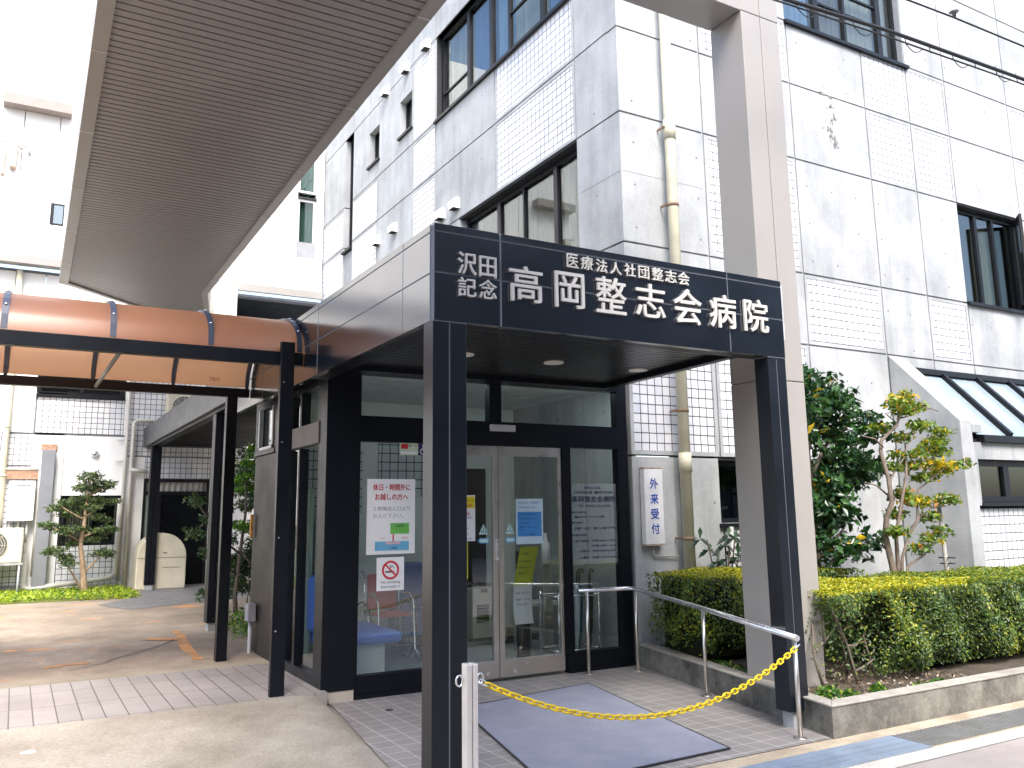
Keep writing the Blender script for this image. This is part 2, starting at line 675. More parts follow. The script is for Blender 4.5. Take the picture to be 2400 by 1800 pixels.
G_PAVE = floor_tile('porch_paving', (0.27, 0.255, 0.25), (0.235, 0.225, 0.22), (0.50, 0.485, 0.465), 0.152, 0.152, 0.0, 0.0, 0.004)
G_STRIP = floor_tile('walkway_paving', (0.34, 0.318, 0.31), (0.30, 0.283, 0.277), (0.12, 0.105, 0.095), 0.155, 0.62, 0.0, 0.0, 0.005)
G_GREY = floor_tile('grey_paving', (0.24, 0.235, 0.24), (0.2, 0.197, 0.2), (0.13, 0.13, 0.13), 0.15, 0.15)

sheet('ground', [(-400, -400), (400, -400), (400, 400), (-400, 400)], -0.012, G_BASE)
sheet('road', [(-200, -9.0), (200, -9.0), (200, 3.64), (-200, 3.64)], -0.006, G_ROAD)
sheet('road_edge', [(-200, 3.64), (200, 3.64), (200, 3.79), (-200, 3.79)], -0.002, G_EDGE)
sheet('stone_strip', [(2.02, 3.79), (60, 3.79), (60, 4.3), (2.06, 4.3)], -0.004, G_STONE)
sheet('porch_pavement', [(2.06, 4.3), (5.02, 4.3), (5.7, 7.3), (2.38, 7.3), (2.38, 7.11), (2.12, 5.2)], 0.0, G_PAVE)
GZ = 0.1085          # the yard lies a little above the porch


def smooth(t):
    t = min(1, max(0, t))
    return t * t * (3 - 2 * t)


def edge_x(y):
    return float(np.interp(y, [3.79, 5.2, 7.11, 7.16], [2.02, 2.12, 2.34, 2.34]))


def fore_z(x, y):
    ex = edge_x(y)
    return -0.004 + (GZ + 0.006) * smooth((y - 4.6) / 2.5) * max(smooth((ex - x + 0.02) / 0.16), smooth((y - 7.1) / 0.35))


def grid_sheet(name, ys_, dz, mat, right=None):
    mb = MB()
    grid = []
    for y in ys_:
        ex = right if right else edge_x(y)
        grid.append([mb.bm.verts.new((x, y, fore_z(x, y) + dz)) for x in [ex, ex - 0.1, ex - 0.25, ex - 0.45, ex - 0.7, ex - 1.0, 0.5, 0.0, -2, -30]])
    for a, b_ in zip(grid, grid[1:]):
        for k in range(len(a) - 1):
            mb.bm.faces.new([a[k], a[k + 1], b_[k + 1], b_[k]]).smooth = True
    return struct(mb.build(name, mat))


grid_sheet('forecourt', [3.79, 4.3, 4.8, 5.2, 5.6, 6.0, 6.4, 6.8, 7.11, 7.16], 0.0, G_CREAM)
mb = MB()
mb.face([(-30, 7.16, GZ + 0.003), (2.34, 7.16, GZ + 0.003), (2.34, 8.84, GZ + 0.003), (-30, 8.84, GZ + 0.003)])
mb.face([(-30, 7.16, -0.03), (2.34, 7.16, -0.03), (2.34, 7.16, GZ + 0.003), (-30, 7.16, GZ + 0.003)])
struct(mb.build('walkway_pavement', G_STRIP))
grid_sheet('kerb_strip', [8.84, 9.0, 9.17], 0.0, G_KERB, 2.34)


def yard_z(y):
    return GZ + max(0.0, y - 9.2) * 0.0115


def slope_sheet(name, pts, dz, mat):
    mb = MB()
    mb.face([(x, y, yard_z(y) + dz) for x, y in pts])
    return struct(mb.build(name, mat))


slope_sheet('yard', [(-30, 9.15), (8, 9.15), (8, 18.6), (-30, 18.6)], 0.0, G_YARD)
slope_sheet('grey_pavement', [(1.25, 15.3), (1.6, 14.4), (2.6, 14.9), (4.0, 15.2), (4.0, 18.3), (2.2, 18.3), (2.0, 16.5)], 0.005, G_GREY)


PAINT = ground_mat('worn_orange_paint', [(0.38, (0.26, 0.20, 0.14)), (0.5, (0.52, 0.25, 0.09)), (0.7, (0.62, 0.33, 0.14))], 3.5, 45)


def ribbon(name, pts, w, dz, mat):
    mb = MB()
    vs_ = []
    for k, (x, y) in enumerate(pts):
        a, b_ = Vector(pts[max(0, k - 1)]), Vector(pts[min(len(pts) - 1, k + 1)])
        d = (b_ - a).normalized()
        q = w * (0.75 + 0.5 * ((k * 37) % 7) / 7)
        vs_.append((mb.bm.verts.new((x - d.y * q, y + d.x * q, yard_z(y) + dz)), mb.bm.verts.new((x + d.y * q, y - d.x * q, yard_z(y) + dz))))
    for a, b_ in zip(vs_, vs_[1:]):
        mb.bm.faces.new([a[0], a[1], b_[1], b_[0]])
    return struct(mb.build(name, mat))


ribbon('yard_marking', [(1.85, 11.7), (1.84, 11.2), (1.78, 10.7), (1.74, 10.2), (1.74, 9.8), (1.73, 9.45)], 0.055, 0.004, PAINT)
ribbon('yard_marking', [(1.45, 11.15), (1.6, 11.05), (1.78, 10.95)], 0.10, 0.007, PAINT)
ribbon('yard_marking', [(0.35, 9.75), (0.6, 9.85), (0.75, 9.8)], 0.06, 0.004, PAINT)
ribbon('yard_crack', [(0.55, 9.42), (0.87, 9.72), (1.0, 9.93), (1.19, 10.16), (1.38, 10.38), (1.57, 10.65), (1.72, 10.95)], 0.008, 0.010, plain('crack_dark', (0.04, 0.036, 0.03), 0.9))

# ------------------------------------------------------------------ hospital building
FY, SX = 7.25, 5.64          # front facade plane and side facade plane
hosp = thing('hospital_building', (SX, FY, 0), 'grey concrete and white tiled hospital block behind the black entrance canopy', 'building')
XS = [5.64, 6.9, 8.49, 10.0, 11.0, 11.94, 13.6, 15.2, 17.0, 20.0, 24.0]
ZS = [0.0, 2.13, 3.57, 4.50, 6.05, 7.11, 8.02, 9.55, 11.0, 13.0]
G = 0.012
T_F = {(0, 1), (1, 1), (1, 3), (1, 5), (2, 2), (3, 4), (3, 5), (4, 2), (4, 4), (4, 5), (6, 5), (6, 4), (6, 2), (7, 2)}
OPEN_F = {(5, 3), (2, 6), (3, 6)}
conc = MB()
tl = MB()
edge = MB()
for i in range(len(XS) - 1):
    for j in range(len(ZS) - 1):
        x0, x1, z0, z1 = XS[i] + G, XS[i + 1] - G, ZS[j] + G, ZS[j + 1] - G
        if i == 0:
            x0 = XS[0]
        if (i, j) in OPEN_F:
            continue
        if (i, j) == (0, 0) or (i, j) == (1, 0):
            if i == 0:
                conc.box(SX, 6.86, FY, FY + 0.2, -0.3, z1)
                conc.box(6.86, XS[1] + G, FY, FY + 0.2, -0.3, 1.40)
            else:
                conc.box(x0 - 2 * G, 7.9, FY, FY + 0.2, -0.3, 1.40)
                conc.box(7.9, x1, FY, FY + 0.2, -0.3, z1)
            continue
        if (i, j) in T_F:
            # concrete margin round a tiled field
            mgn = 0.045
            conc.box(x0, x1, FY, FY + 0.2, z0, z0 + mgn)
            conc.box(x0, x1, FY, FY + 0.2, z1 - mgn, z1)
            conc.box(x0, x0 + mgn, FY, FY + 0.2, z0 + mgn, z1 - mgn)
            conc.box(x1 - mgn, x1, FY, FY + 0.2, z0 + mgn, z1 - mgn)
            MB().box(x0 + mgn, x1 - mgn, FY + 0.006, FY + 0.2, z0 + mgn, z1 - mgn).build('tile_panel', TILE_F, hosp)
        else:
            if j >= 7 and (i in (2, 3)):
                conc.box(x0, x1, FY, FY + 0.2, max(z0, 9.9), z1)
                continue
            conc.box(x0, x1, FY, FY + 0.2, z0 if j else -0.3, z1)
# window heads left open above row 6 are closed by the window itself
conc.build('wall', CONC_F, hosp)
back = MB()
for (x0, x1, z0, z1) in ((SX + 0.2, 8.49, 2.2, 13), (8.49, 11.0, -0.3, 7.9), (11.0, 24, -0.3, 4.4), (11.0, 24, 6.2, 13), (SX + 0.2, 8.49, -0.3, 1.3), (13.7, 24, 4.4, 6.2), (11.0, 11.85, 4.4, 6.2), (8.49, 11.0, 10, 13), (7.95, 8.49, 1.3, 2.2)):
    back.box(x0, x1, FY + 0.017, FY + 0.25, z0, z1)
back.build('joint_backing', JOINT, hosp)

# side facade (x = SX), from the corner back to the rear wing
YS = [7.25, 8.12, 10.18, 12.22, 13.21, 14.9, 16.35, 18.4]
ZS2 = [0.0, 3.0, 4.50, 6.05, 7.12, 8.02, 9.55, 11.0, 13.0]
T_S = {(1, 3), (1, 4), (3, 3), (3, 4), (3, 5), (3, 2), (5, 3), (5, 2), (5, 4), (6, 3), (6, 2), (6, 4)}
conc = MB()
tl = MB()
SWIN = [(8.12, 11.35, 4.52, 6.03), (8.14, 12.2, 8.02, 9.56)]
for i in range(len(YS) - 1):
    for j in range(len(ZS2) - 1):
        y0, y1, z0, z1 = YS[i] + G, YS[i + 1] - G, ZS2[j] + G, ZS2[j + 1] - G
        if i == 0:
            y0 = FY + 0.2
        if (i, j) in ((1, 2), (1, 5), (2, 5)):
            continue
        if (i, j) == (2, 2):
            conc.box(SX, SX + 0.2, 11.35, y1, z0, z1)
            continue
        def put(ya, yb, za, zb, tile):
            if tile:
                g = 0.04
                conc.box(SX, SX + 0.2, ya, yb, za, za + g)
                conc.box(SX, SX + 0.2, ya, yb, zb - g, zb)
                conc.box(SX, SX + 0.2, ya, ya + g, za + g, zb - g)
                conc.box(SX, SX + 0.2, yb - g, yb, za + g, zb - g)
                MB().box(SX + 0.006, SX + 0.2, ya + g, yb - g, za + g, zb - g).build('tile_panel', TILE_S, hosp)
            else:
                conc.box(SX, SX + 0.2, ya, yb, za, zb)
        if (i, j) == (4, 5):                 # two small windows in this bay
            put(y0, 13.24, z0, z1, False)
            put(13.80, 14.84, z0, z1, False)
            put(13.24, 13.80, z0, 8.36, False)
            put(13.24, 13.80, 9.07, z1, False)
            put(14.84, y1, z0, 8.38, False)
            put(14.84, y1, 9.10, z1, False)
            continue
        if (i, j) == (5, 5):
            put(y0, 15.40, z0, 8.38, False)
            put(y0, 15.40, 9.10, z1, False)
            put(15.40, y1, z0, z1, False)
            continue
        if i == 6 and j in (3, 4, 5):        # tall slot window
            put(16.87, y1, z0, z1, (i, j) in T_S)
            continue
        put(y0, y1, z0 if j else -0.3, z1, (i, j) in T_S)
sw = conc.build('side_wall', CONC_S, hosp)
b2 = MB()
for (y0, y1, z0, z1) in ((FY + 0.25, 8.12, 0, 13), (8.12, 12.2, 0, 4.45), (8.12, 12.2, 6.1, 7.95), (8.12, 12.2, 9.6, 13), (11.4, 12.2, 4.4, 6.1), (12.25, 13.2, 0, 13), (13.2, 15.45, 0, 8.3), (13.2, 15.45, 9.15, 13), (15.45, 16.3, 0, 13), (16.9, 18.4, 0, 13), (16.3, 16.9, 0, 6.95), (16.3, 16.9, 9.6, 13)):
    b2.box(SX + 0.017, SX + 0.25, y0, y1, z0, z1)
b2.build('joint_backing', JOINT, hosp)
rf = MB()
rf.box(SX + 0.05, 24, FY + 0.05, 18.4, 12.9, 13.1)
rf.build('roof', CONC_P, hosp)
# thin lift line in the corner pier's formwork
ln = MB()
ln.box(SX - 0.0015, SX + 0.01, FY + 0.02, 8.05, 5.33, 5.338)
ln.box(SX + 0.02, 6.85, FY - 0.0015, FY + 0.01, 5.33, 5.338)
ln.build('lift_line', JOINT, hosp)


def window(parent, axis, plane, a0, a1, z0, z1, mull, glass, depth=0.12, fw=0.05, curtain=None, sill=True, transoms=(), fmat=None, name='window'):
    """axis 0: in a front wall (runs along x at y = plane); axis 1: in a side wall (runs along y at x = plane)"""
    def bx(mb, u0, u1, d0, d1, za, zb):
        if axis == 0:
            mb.box(u0, u1, plane + d0, plane + d1, za, zb)
        else:
            mb.box(plane + d0, plane + d1, u0, u1, za, zb)
    f = MB()
    d0, d1 = depth, depth + 0.06
    bx(f, a0, a1, d0, d1, z1 - fw, z1)
    bx(f, a0, a1, d0, d1, z0, z0 + fw)
    bx(f, a0, a0 + fw, d0, d1, z0 + fw, z1 - fw)
    bx(f, a1 - fw, a1, d0, d1, z0 + fw, z1 - fw)
    for mu in mull:
        u, w = mu if isinstance(mu, tuple) else (mu, fw)
        bx(f, u - w / 2, u + w / 2, d0 - 0.004, d1 - 0.004, z0 + fw, z1 - fw)
    for (u0, u1, z) in transoms:
        bx(f, u0, u1, d0 + 0.01, d1 - 0.01, z - 0.015, z + 0.015)
    fo = f.build(name, fmat or FRAME, parent)
    g = MB()
    bx(g, a0 + fw * 0.5, a1 - fw * 0.5, d0 + 0.03, d0 + 0.036, z0 + fw * 0.5, z1 - fw * 0.5)
    g.build('pane', glass, fo)
    if sill:
        s = MB()
        bx(s, a0 - 0.03, a1 + 0.03, -0.05, d0 + 0.02, z0 - 0.05, z0 - 0.004)
        s.build('sill', FRAME, fo)
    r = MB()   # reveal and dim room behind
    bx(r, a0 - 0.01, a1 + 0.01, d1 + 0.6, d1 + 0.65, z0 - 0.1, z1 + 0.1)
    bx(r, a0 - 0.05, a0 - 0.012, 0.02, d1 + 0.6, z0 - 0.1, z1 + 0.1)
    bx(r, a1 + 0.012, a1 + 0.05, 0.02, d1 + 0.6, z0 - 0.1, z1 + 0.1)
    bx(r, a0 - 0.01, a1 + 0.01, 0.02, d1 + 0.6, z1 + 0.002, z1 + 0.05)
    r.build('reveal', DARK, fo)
    if curtain:
        for (u0, u1, mat) in curtain:
            c = MB()
            n = max(6, int((u1 - u0) * 22))
            za, zb = z0 + 0.02, z1 - 0.02
            pts = []
            for k in range(n * 4 + 1):
                u = u0 + (u1 - u0) * k / (n * 4)
                d = d1 + 0.08 + 0.034 * math.sin(k * math.pi / 2 + 0.5 * math.sin(k * 0.7))
                pts.append((u, d))
            for (ua, da), (ub, db) in zip(pts, pts[1:]):
                if axis == 0:
                    c.face([(ua, plane + da, za), (ub, plane + db, za), (ub, plane + db, zb), (ua, plane + da, zb)])
                else:
                    c.face([(plane + da, ua, za), (plane + db, ub, za), (plane + db, ub, zb), (plane + da, ua, zb)])
            c.build('curtain', mat, fo)
    return fo


CUR_B = curtain_mat('beige_curtain', (0.30, 0.26, 0.21))
CUR_W = curtain_mat('pale_curtain_and_reflection', (0.48, 0.46, 0.42))  # real pale curtains, also pale reflections coloured in behind the upper panes
CUR_G = curtain_mat('green_curtain', (0.45, 0.56, 0.50))
CUR_U = curtain_mat('blue_curtain', (0.13, 0.24, 0.56))
CUR_S = curtain_mat('sky_blue_curtain', (0.30, 0.46, 0.72))
CUR_K = curtain_mat('buff_blind', (0.62, 0.52, 0.38))
# side windows
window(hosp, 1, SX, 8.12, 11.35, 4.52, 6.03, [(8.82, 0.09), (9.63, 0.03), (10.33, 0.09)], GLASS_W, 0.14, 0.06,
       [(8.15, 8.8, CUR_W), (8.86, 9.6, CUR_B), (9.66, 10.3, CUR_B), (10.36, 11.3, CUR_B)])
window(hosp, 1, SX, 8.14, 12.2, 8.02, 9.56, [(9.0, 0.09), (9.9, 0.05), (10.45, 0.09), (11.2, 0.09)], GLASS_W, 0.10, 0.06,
       [(11.24, 12.17, CUR_W), (10.5, 11.15, CUR_U), (9.93, 10.4, CUR_S), (9.05, 9.88, CUR_W), (8.17, 8.95, CUR_U)], transoms=((11.2, 12.15, 8.5), (9.0, 9.9, 8.75)))  # the pale piece between blue ones colours in a reflected pale building
for (y0, y1, z0, z1) in ((13.24, 13.80, 8.36, 9.07), (14.84, 15.40, 8.38, 9.10)):
    window(hosp, 1, SX, y0, y1, z0, z1, [], GLASS_W, 0.12, 0.03, [(y0 + 0.02, y1 - 0.02, CUR_K)])
window(hosp, 1, SX, 16.38, 16.87, 7.02, 9.56, [], GLASS_W, 0.12, 0.05)
# front windows
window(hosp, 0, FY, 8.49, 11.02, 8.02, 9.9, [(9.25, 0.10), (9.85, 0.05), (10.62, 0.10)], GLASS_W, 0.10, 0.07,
       [(8.55, 9.2, CUR_S), (9.3, 9.95, CUR_B), (9.95, 10.95, CUR_W)], transoms=((9.3, 10.6, 8.9), (9.3, 10.6, 8.6)))  # the pale right-hand piece colours in a whitish reflection on the pane
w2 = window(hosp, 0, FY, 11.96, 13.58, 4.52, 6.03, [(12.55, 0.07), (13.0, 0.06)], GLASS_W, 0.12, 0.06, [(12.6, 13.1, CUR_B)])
lf = MB()   # open casement leaf swung outward
R = Matrix.Rotation(math.radians(180 + 40), 3, 'Z')
for (a, b, c, d) in ((0, 0.55, 0, 0.05), (0, 0.55, 1.35, 1.4), (0, 0.05, 0.05, 1.35), (0.5, 0.55, 0.05, 1.35)):
    lf.box(13.5 + a, 13.5 + b, 7.30, 7.34, 4.58 + c, 4.58 + d, R, (13.5, 7.32, 0))
lfo = lf.build('casement', FRAME, w2)
lp = MB()
lp.box(13.55, 14.0, 7.315, 7.322, 4.63, 5.93, R, (13.5, 7.32, 0))
lp.build('pane', GLASS_W, lfo)
window(hosp, 0, FY, 6.86, 7.9, 1.40, 2.10, [(7.35, 0.06)], GLASS_W, 0.12, 0.05)
lv = MB()
for k in range(9):
    lv.box(6.98, 7.8, FY - 0.05, FY - 0.004, 0.72 + k * 0.07, 0.755 + k * 0.07)
lv.box(6.93, 6.98, FY - 0.06, FY - 0.004, 0.68, 1.36)
lv.build('louvre', WHITE, hosp)

# stains on the front wall: dark drips below the upper joints
st = MB()


def blot(x, z, w, h, dy):
    n = 9
    st.face([(x + w * math.cos(6.283 * q / n) * rnd.uniform(0.6, 1.2), FY - dy, z + h * math.sin(6.283 * q / n) * rnd.uniform(0.6, 1.2)) for q in range(n)])


for k in range(46):
    z = rnd.uniform(6.36, 6.98)
    blot(9.25 + 0.07 * math.sin(z * 14) + rnd.gauss(0, 0.035), z, rnd.uniform(0.004, 0.022), rnd.uniform(0.006, 0.035), 0.003 + k * 0.0001)
for k in range(16):
    blot(9.22 + rnd.gauss(0, 0.14), 7.11 + rnd.gauss(0, 0.012), rnd.uniform(0.02, 0.05), 0.011, 0.003 + k * 0.0001)
st.build('stain', plain('stain_grey', (0.16, 0.155, 0.15), 0.9), hosp)

# ---- lean-to conservatory with its sloped wing wall
cons = thing('conservatory', (10.0, 6.33, 0), 'lean-to with sloping glass roof and grey concrete wing wall on the right', 'building')
w = MB()
w.prism([(7.24, -0.2), (6.33, -0.2), (6.33, 2.60), (7.24, 3.56)], 0, 10.0, 10.23)
w.build('wing_wall', CONC_S, cons, 0.008)
w = MB()
w.prism([(6.41, 2.46), (7.24, 3.335), (7.24, 3.50), (6.33, 2.555), (6.33, 2.46)], 0, 10.232, 10.42)
w.box(10.232, 17, 6.36, 6.6, 2.13, 2.34)
w.box(10.232, 10.31, 6.345, 6.6, 1.56, 2.128)
w.build('parapet', CONC_P, cons)
w = MB()
w.box(10.232, 17, 6.40, 6.6, -0.2, 1.52)
w.build('tile_panel', TILE_F, cons)
w = MB()
gl = MB()
for k in range(8):
    x = 10.42 + k * 0.79
    if k:
        w.prism([(6.33, 2.475), (7.23, 3.43), (7.23, 3.34), (6.36, 2.42)], 0, x - 0.16, x - 0.09)
    x0 = x + 0.0
gl.prism([(6.40, 2.452), (7.23, 3.345), (7.23, 3.335), (6.40, 2.442)], 0, 10.425, 17)
w.box(10.425, 17, 6.30, 6.40, 2.345, 2.43)
w.box(10.425, 17, 7.18, 7.238, 3.345, 3.42)
w.build('glazing_bar', FRAME, cons)
gl.build('roof_glass', plain('frosted_roof_glass', (0.25, 0.31, 0.35), 0.08, 0, 0.15, 1.0), cons)
w = MB()
w.box(10.425, 17, 6.5, 7.2, 2.38, 2.4)
w.build('blind', WHITE, cons)
window(cons, 0, 6.38, 10.33, 14.0, 1.60, 2.12, [(11.02, 0.12), (11.8, 0.08), (12.6, 0.1)], GLASS_W, 0.05, 0.07)
# ---- main downpipe


def downpipe(name, x, y, z0, z1, r, mat, label, bands, group=None, joints=()):
    t = thing(name, (x, y, z0), label, 'drainpipe', group)
    p = MB()
    p.tube([(x, y, z0), (x, y, z1)], r, 16)
    p.build('pipe', mat, t)
    b = MB()
    for z in bands:
        b.tube([(x, y, z - 0.018), (x, y, z + 0.018)], r + 0.006, 16)
        b.box(x - 0.085, x - 0.07, y - 0.01, y + 0.12, z - 0.012, z + 0.012)
        b.box(x - 0.09, x + 0.0, y - 0.008, y + 0.008, z - 0.008, z + 0.008)
    b.build('bracket', plain('rusty_bracket', (0.20, 0.13, 0.085), 0.7), t)
    if joints:
        for (za, zb) in joints:
            j = MB()
            j.tube([(x, y, za), (x, y, zb)], r + 0.009, 16)
            j.build('socket', mat, t)
    return t


downpipe('downpipe', 6.26, 7.12, 0.1, 12.8, 0.062, CREAMP, 'cream downpipe on the concrete wall beside the outpatient sign', (1.25, 2.62, 4.98, 5.92), joints=((1.95, 2.16), (5.78, 6.02)))

# ---- hood vents on the side facade
def hood(x, y, z, label):
    t = thing('vent_hood', (x, y, z), label, 'vent', 'white hood vents on the side wall')
    m = MB()
    pr = []
    m.prism([(0.0, 0.11), (-0.06, 0.11), (-0.10, 0.085), (-0.12, 0.05), (-0.12, -0.06), (-0.11, -0.06), (-0.11, 0.045), (-0.0, 0.10)], 1, -0.09, 0.09)
    m.prism([(0.0, 0.11), (-0.06, 0.11), (-0.10, 0.085), (-0.12, 0.05), (-0.12, -0.06), (0, -0.06)], 1, -0.095, -0.085)
    m.prism([(0.0, 0.11), (-0.06, 0.11), (-0.10, 0.085), (-0.12, 0.05), (-0.12, -0.06), (0, -0.06)], 1, 0.085, 0.095)
    for v in m.bm.verts:
        v.co += Vector((x, y, z))
    m.build('hood', WHITE, t)
    m = MB()
    m.box(x - 0.115, x - 0.002, y - 0.083, y + 0.083, z - 0.055, z - 0.045)
    m.build('grille', DARK, t)
    return t


hood(SX, 11.42, 6.27, 'white vent hood nearest the beige-curtained window')
hood(SX, 11.95, 6.27, 'white vent hood just above the canopy corner, second from the window')
hood(SX, 13.97, 6.65, 'white vent hood on pale concrete, third back along the wall')
hood(SX, 14.80, 6.65, 'white vent hood farthest from the curtained window')

hood(SX, 12.55, 9.55, 'upper white vent hood nearest the big window, close to the roof edge')
hood(SX, 13.45, 9.55, 'upper white vent hood in the middle of three by the roof edge')
hood(SX, 14.45, 9.55, 'upper white vent hood farthest back by the roof edge')

# ------------------------------------------------------------------ rear building with upper storey over the passage
RY = 18.3
rear = thing('rear_building', (1.0, RY, 0), 'white tiled rear block closing the courtyard behind the orange walkway roof', 'building')
c = MB()
t = MB()
RP = [(-6, -0.33, 0, 3.13, 0), (-6, -0.33, 3.13, 6.2, 0), (-0.33, 0.18, 3.13, 6.2, 0), (-0.33, 0.18, 2.52, 3.10, 1), (-0.33, 0.18, 0.35, 2.50, 1),
      (0.18, 0.72, 0.0, 3.10, 0), (0.20, 1.72, 3.13, 3.82, 1), (0.18, 1.80, 4.6, 6.2, 0), (0.72, 1.80, 1.96, 3.10, 0), (0.72, 1.80, 0.30, 1.04, 1),
      (1.72, 1.80, 3.13, 4.6, 0), (1.80, 2.16, 0.0, 2.72, 0), (1.80, 3.7, 2.74, 5.6, 1), (2.16, 3.40, 2.30, 2.72, 1), (3.40, 5.6, 0, 2.72, 0), (3.7, 5.6, 2.74, 4.9, 0), (1.80, 3.7, 5.62, 6.2, 0)]
for (x0, x1, z0, z1, k) in RP:
    q_ = MB() if k else c
    q_.box(x0 + 0.006, x1 - 0.006, RY + (0.004 if k else 0), RY + 0.2, z0 if z0 else -0.2, z1 - 0.012)
    if k:
        q_.build('tile_panel', TILE_R, rear)
c.box(0.72, 1.8, RY + 0.002, RY + 0.2, -0.2, 0.29)
c.build('wall', plain('white_render', (0.80, 0.80, 0.79), 0.8, 0, 0.07, 1.5), rear)
c = MB()
c.box(-6, 5.6, RY + 0.02, RY + 0.25, 6.2, 6.25)
for (x0, x1, z0, z1) in ((-6, 0.7, -0.2, 3.9), (-6, 0.15, 3.9, 6.2), (1.8, 2.15, -0.2, 6.2), (2.15, 3.4, 2.3, 6.2), (3.4, 5.6, -0.2, 4.9), (0.2, 1.8, 2.0, 3.8), (0.2, 1.8, 4.6, 6.2)):
    c.box(x0, x1, RY + 0.03, RY + 0.25, z0, z1)
c.build('joint_backing', JOINT, rear)
# upper storey with pale metal cladding, overhanging
u = MB()
xs = [-6 + 0.62 * k for k in range(19)] + [5.62]
for a, b in zip(xs, xs[1:]):
    for (za, zb) in ((6.47, 7.22), (7.235, 13)):
        if za > 7 and a < 5.45 and b > 4.95:
            u.box(a + 0.004, min(b, 5.02) - 0.004, RY - 0.02, RY + 0.2, za, zb) if a < 5.0 else None
            u.box(5.46, 5.62, RY - 0.02, RY + 0.2, za, zb) if b > 5.5 else None
            continue
        u.box(a + 0.008, b - 0.008, RY - 0.02, RY + 0.2, za, zb)
u.build('cladding', plain('pale_cladding', (0.82, 0.815, 0.80), 0.5, 0, 0.04, 2), rear)
b = MB()
b.box(-6, 5.6, RY + 0.02, RY + 0.25, 6.6, 7.6)
b.box(-6, 4.9, RY + 0.02, RY + 0.25, 7.6, 13)
b.box(4.9, 5.6, RY + 0.02, RY + 0.25, 12, 13)
b.build('cladding_backing', JOINT, rear)
b = MB()
b.box(-6, 5.62, RY - 0.10, RY - 0.02, 6.30, 6.46)
b.box(-6, 0.43, RY - 0.35, RY - 0.10, 6.28, 6.43)
b.build('eaves_band', TAN, rear)
b = MB()
b.box(3.7, 5.6, RY + 0.25, RY + 5, 6.22, 6.29)
b.box(3.7, 5.6, RY + 3.5, RY + 3.6, 4.6, 6.2)
b.box(3.62, 3.7, RY + 0.2, RY + 3.5, 4.6, 6.29)
b.build('passage_ceiling', DARK, rear)
b = MB()
b.box(3.24, 3.72, RY - 0.32, RY - 0.02, 4.9, 6.29)
b.build('pillar', plain('ivory_render', (0.70, 0.68, 0.63), 0.7, 0, 0.05, 2), rear)
window(rear, 0, RY - 0.02, 5.03, 5.45, 7.46, 8.62, [], glass_mat('pale_green_glass', (0.6, 0.7, 0.68), 1.6, 0.2), 0.06, 0.05, [(5.05, 5.43, CUR_G)], sill=False, fmat=WHITE)
window(rear, 0, RY - 0.02, 5.03, 5.45, 8.78, 9.9, [], glass_mat('pale_green_glass', (0.6, 0.7, 0.68), 1.6, 0.2), 0.06, 0.05, [(5.05, 5.43, CUR_G)], sill=False, fmat=WHITE)
window(rear, 0, RY, 0.20, 1.68, 3.87, 4.58, [(0.94, 0.06)], GLASS_W, 0.03, 0.05)
window(rear, 0, RY, 0.75, 1.78, 1.05, 1.94, [(1.26, 0.04)], GLASS_W, 0.05, 0.05, [(0.8, 1.3, CUR_B)], sill=False)
b = MB()
b.box(0.15, 0.39, RY - 0.03, RY - 0.01, 7.20, 7.64)
fo = b.build('window', FRAME, rear)
b = MB()
b.box(0.21, 0.37, RY - 0.036, RY - 0.031, 7.23, 7.60)
b.build('pane', glass_mat('pale_green_glass'), fo)
# back door with transom and curtains
b = MB()
for (x0, x1, z0, z1) in ((2.16, 3.40, 2.22, 2.29), (2.16, 2.21, 0, 2.22), (3.35, 3.40, 0, 2.22), (2.21, 3.35, 1.97, 2.04), (2.44, 2.50, 0, 1.97)):
    b.box(x0, x1, RY + 0.02, RY + 0.10, z0, z1)
bd = b.build('back_door', FRAME, rear)
b = MB()
b.box(2.5, 3.35, RY + 0.06, RY + 0.07, 0.02, 1.97)
b.build('door_leaf', plain('dark_door_glass', (0.006, 0.007, 0.009), 0.3, 0, 0.1, 3, 0.1), bd)
b = MB()
n = 60
for k in range(n):
    xa, xb = 2.21 + 1.14 * k / n, 2.21 + 1.14 * (k + 1) / n
    ya, yb = RY + 0.09 + 0.02 * math.sin(k * 1.1), RY + 0.09 + 0.02 * math.sin((k + 1) * 1.1)
    b.face([(xa, ya, 2.04), (xb, yb, 2.04), (xb, yb, 2.22), (xa, ya, 2.22)])
b.build('curtain', CUR_W, bd)
b = MB()
b.box(2.21, 2.44, RY + 0.07, RY + 0.075, 0.02, 1.97)
b.build('side_light', CUR_G, bd)

# roof-level fittings on the pale cladding
o = MB()
o.box(-0.80, 0.38, RY - 0.30, RY - 0.022, 9.44, 9.64)
tag(o.build('duct_cover', plain('rose_beige', (0.27, 0.23, 0.205), 0.5)), 'long beige duct box high on the white rear wall', 'duct')
t = thing('exhaust_fitting', (-0.55, RY, 8.2), 'pale brown exhaust stack and bent pipe high on the rear wall', 'pipe')
o = MB()
o.box(-0.60, -0.50, RY - 0.2, RY - 0.022, 8.2, 8.66)
o.box(-0.74, -0.69, RY - 0.14, RY - 0.022, 8.05, 8.6)
o.build('stack', plain('pale_rust', (0.52, 0.42, 0.33), 0.7), t)
o = MB()
o.tube([(-0.85, RY - 0.1, 8.72), (-0.5, RY - 0.12, 8.68), (-0.44, RY - 0.12, 8.6), (-0.4, RY - 0.1, 8.68), (-0.3, RY - 0.1, 8.64), (-0.28, RY - 0.1, 8.5)], 0.025, 8)
o.build('bent_pipe', plain('grey_pipe', (0.4, 0.38, 0.35), 0.6), t)


def tubes(name, label, cat, paths, mat, group=None, br=None):
    m = MB()
    for (p, r) in paths:
        m.tube(p, r, 10)
    return tag(m.build(name, mat), label, cat, group)


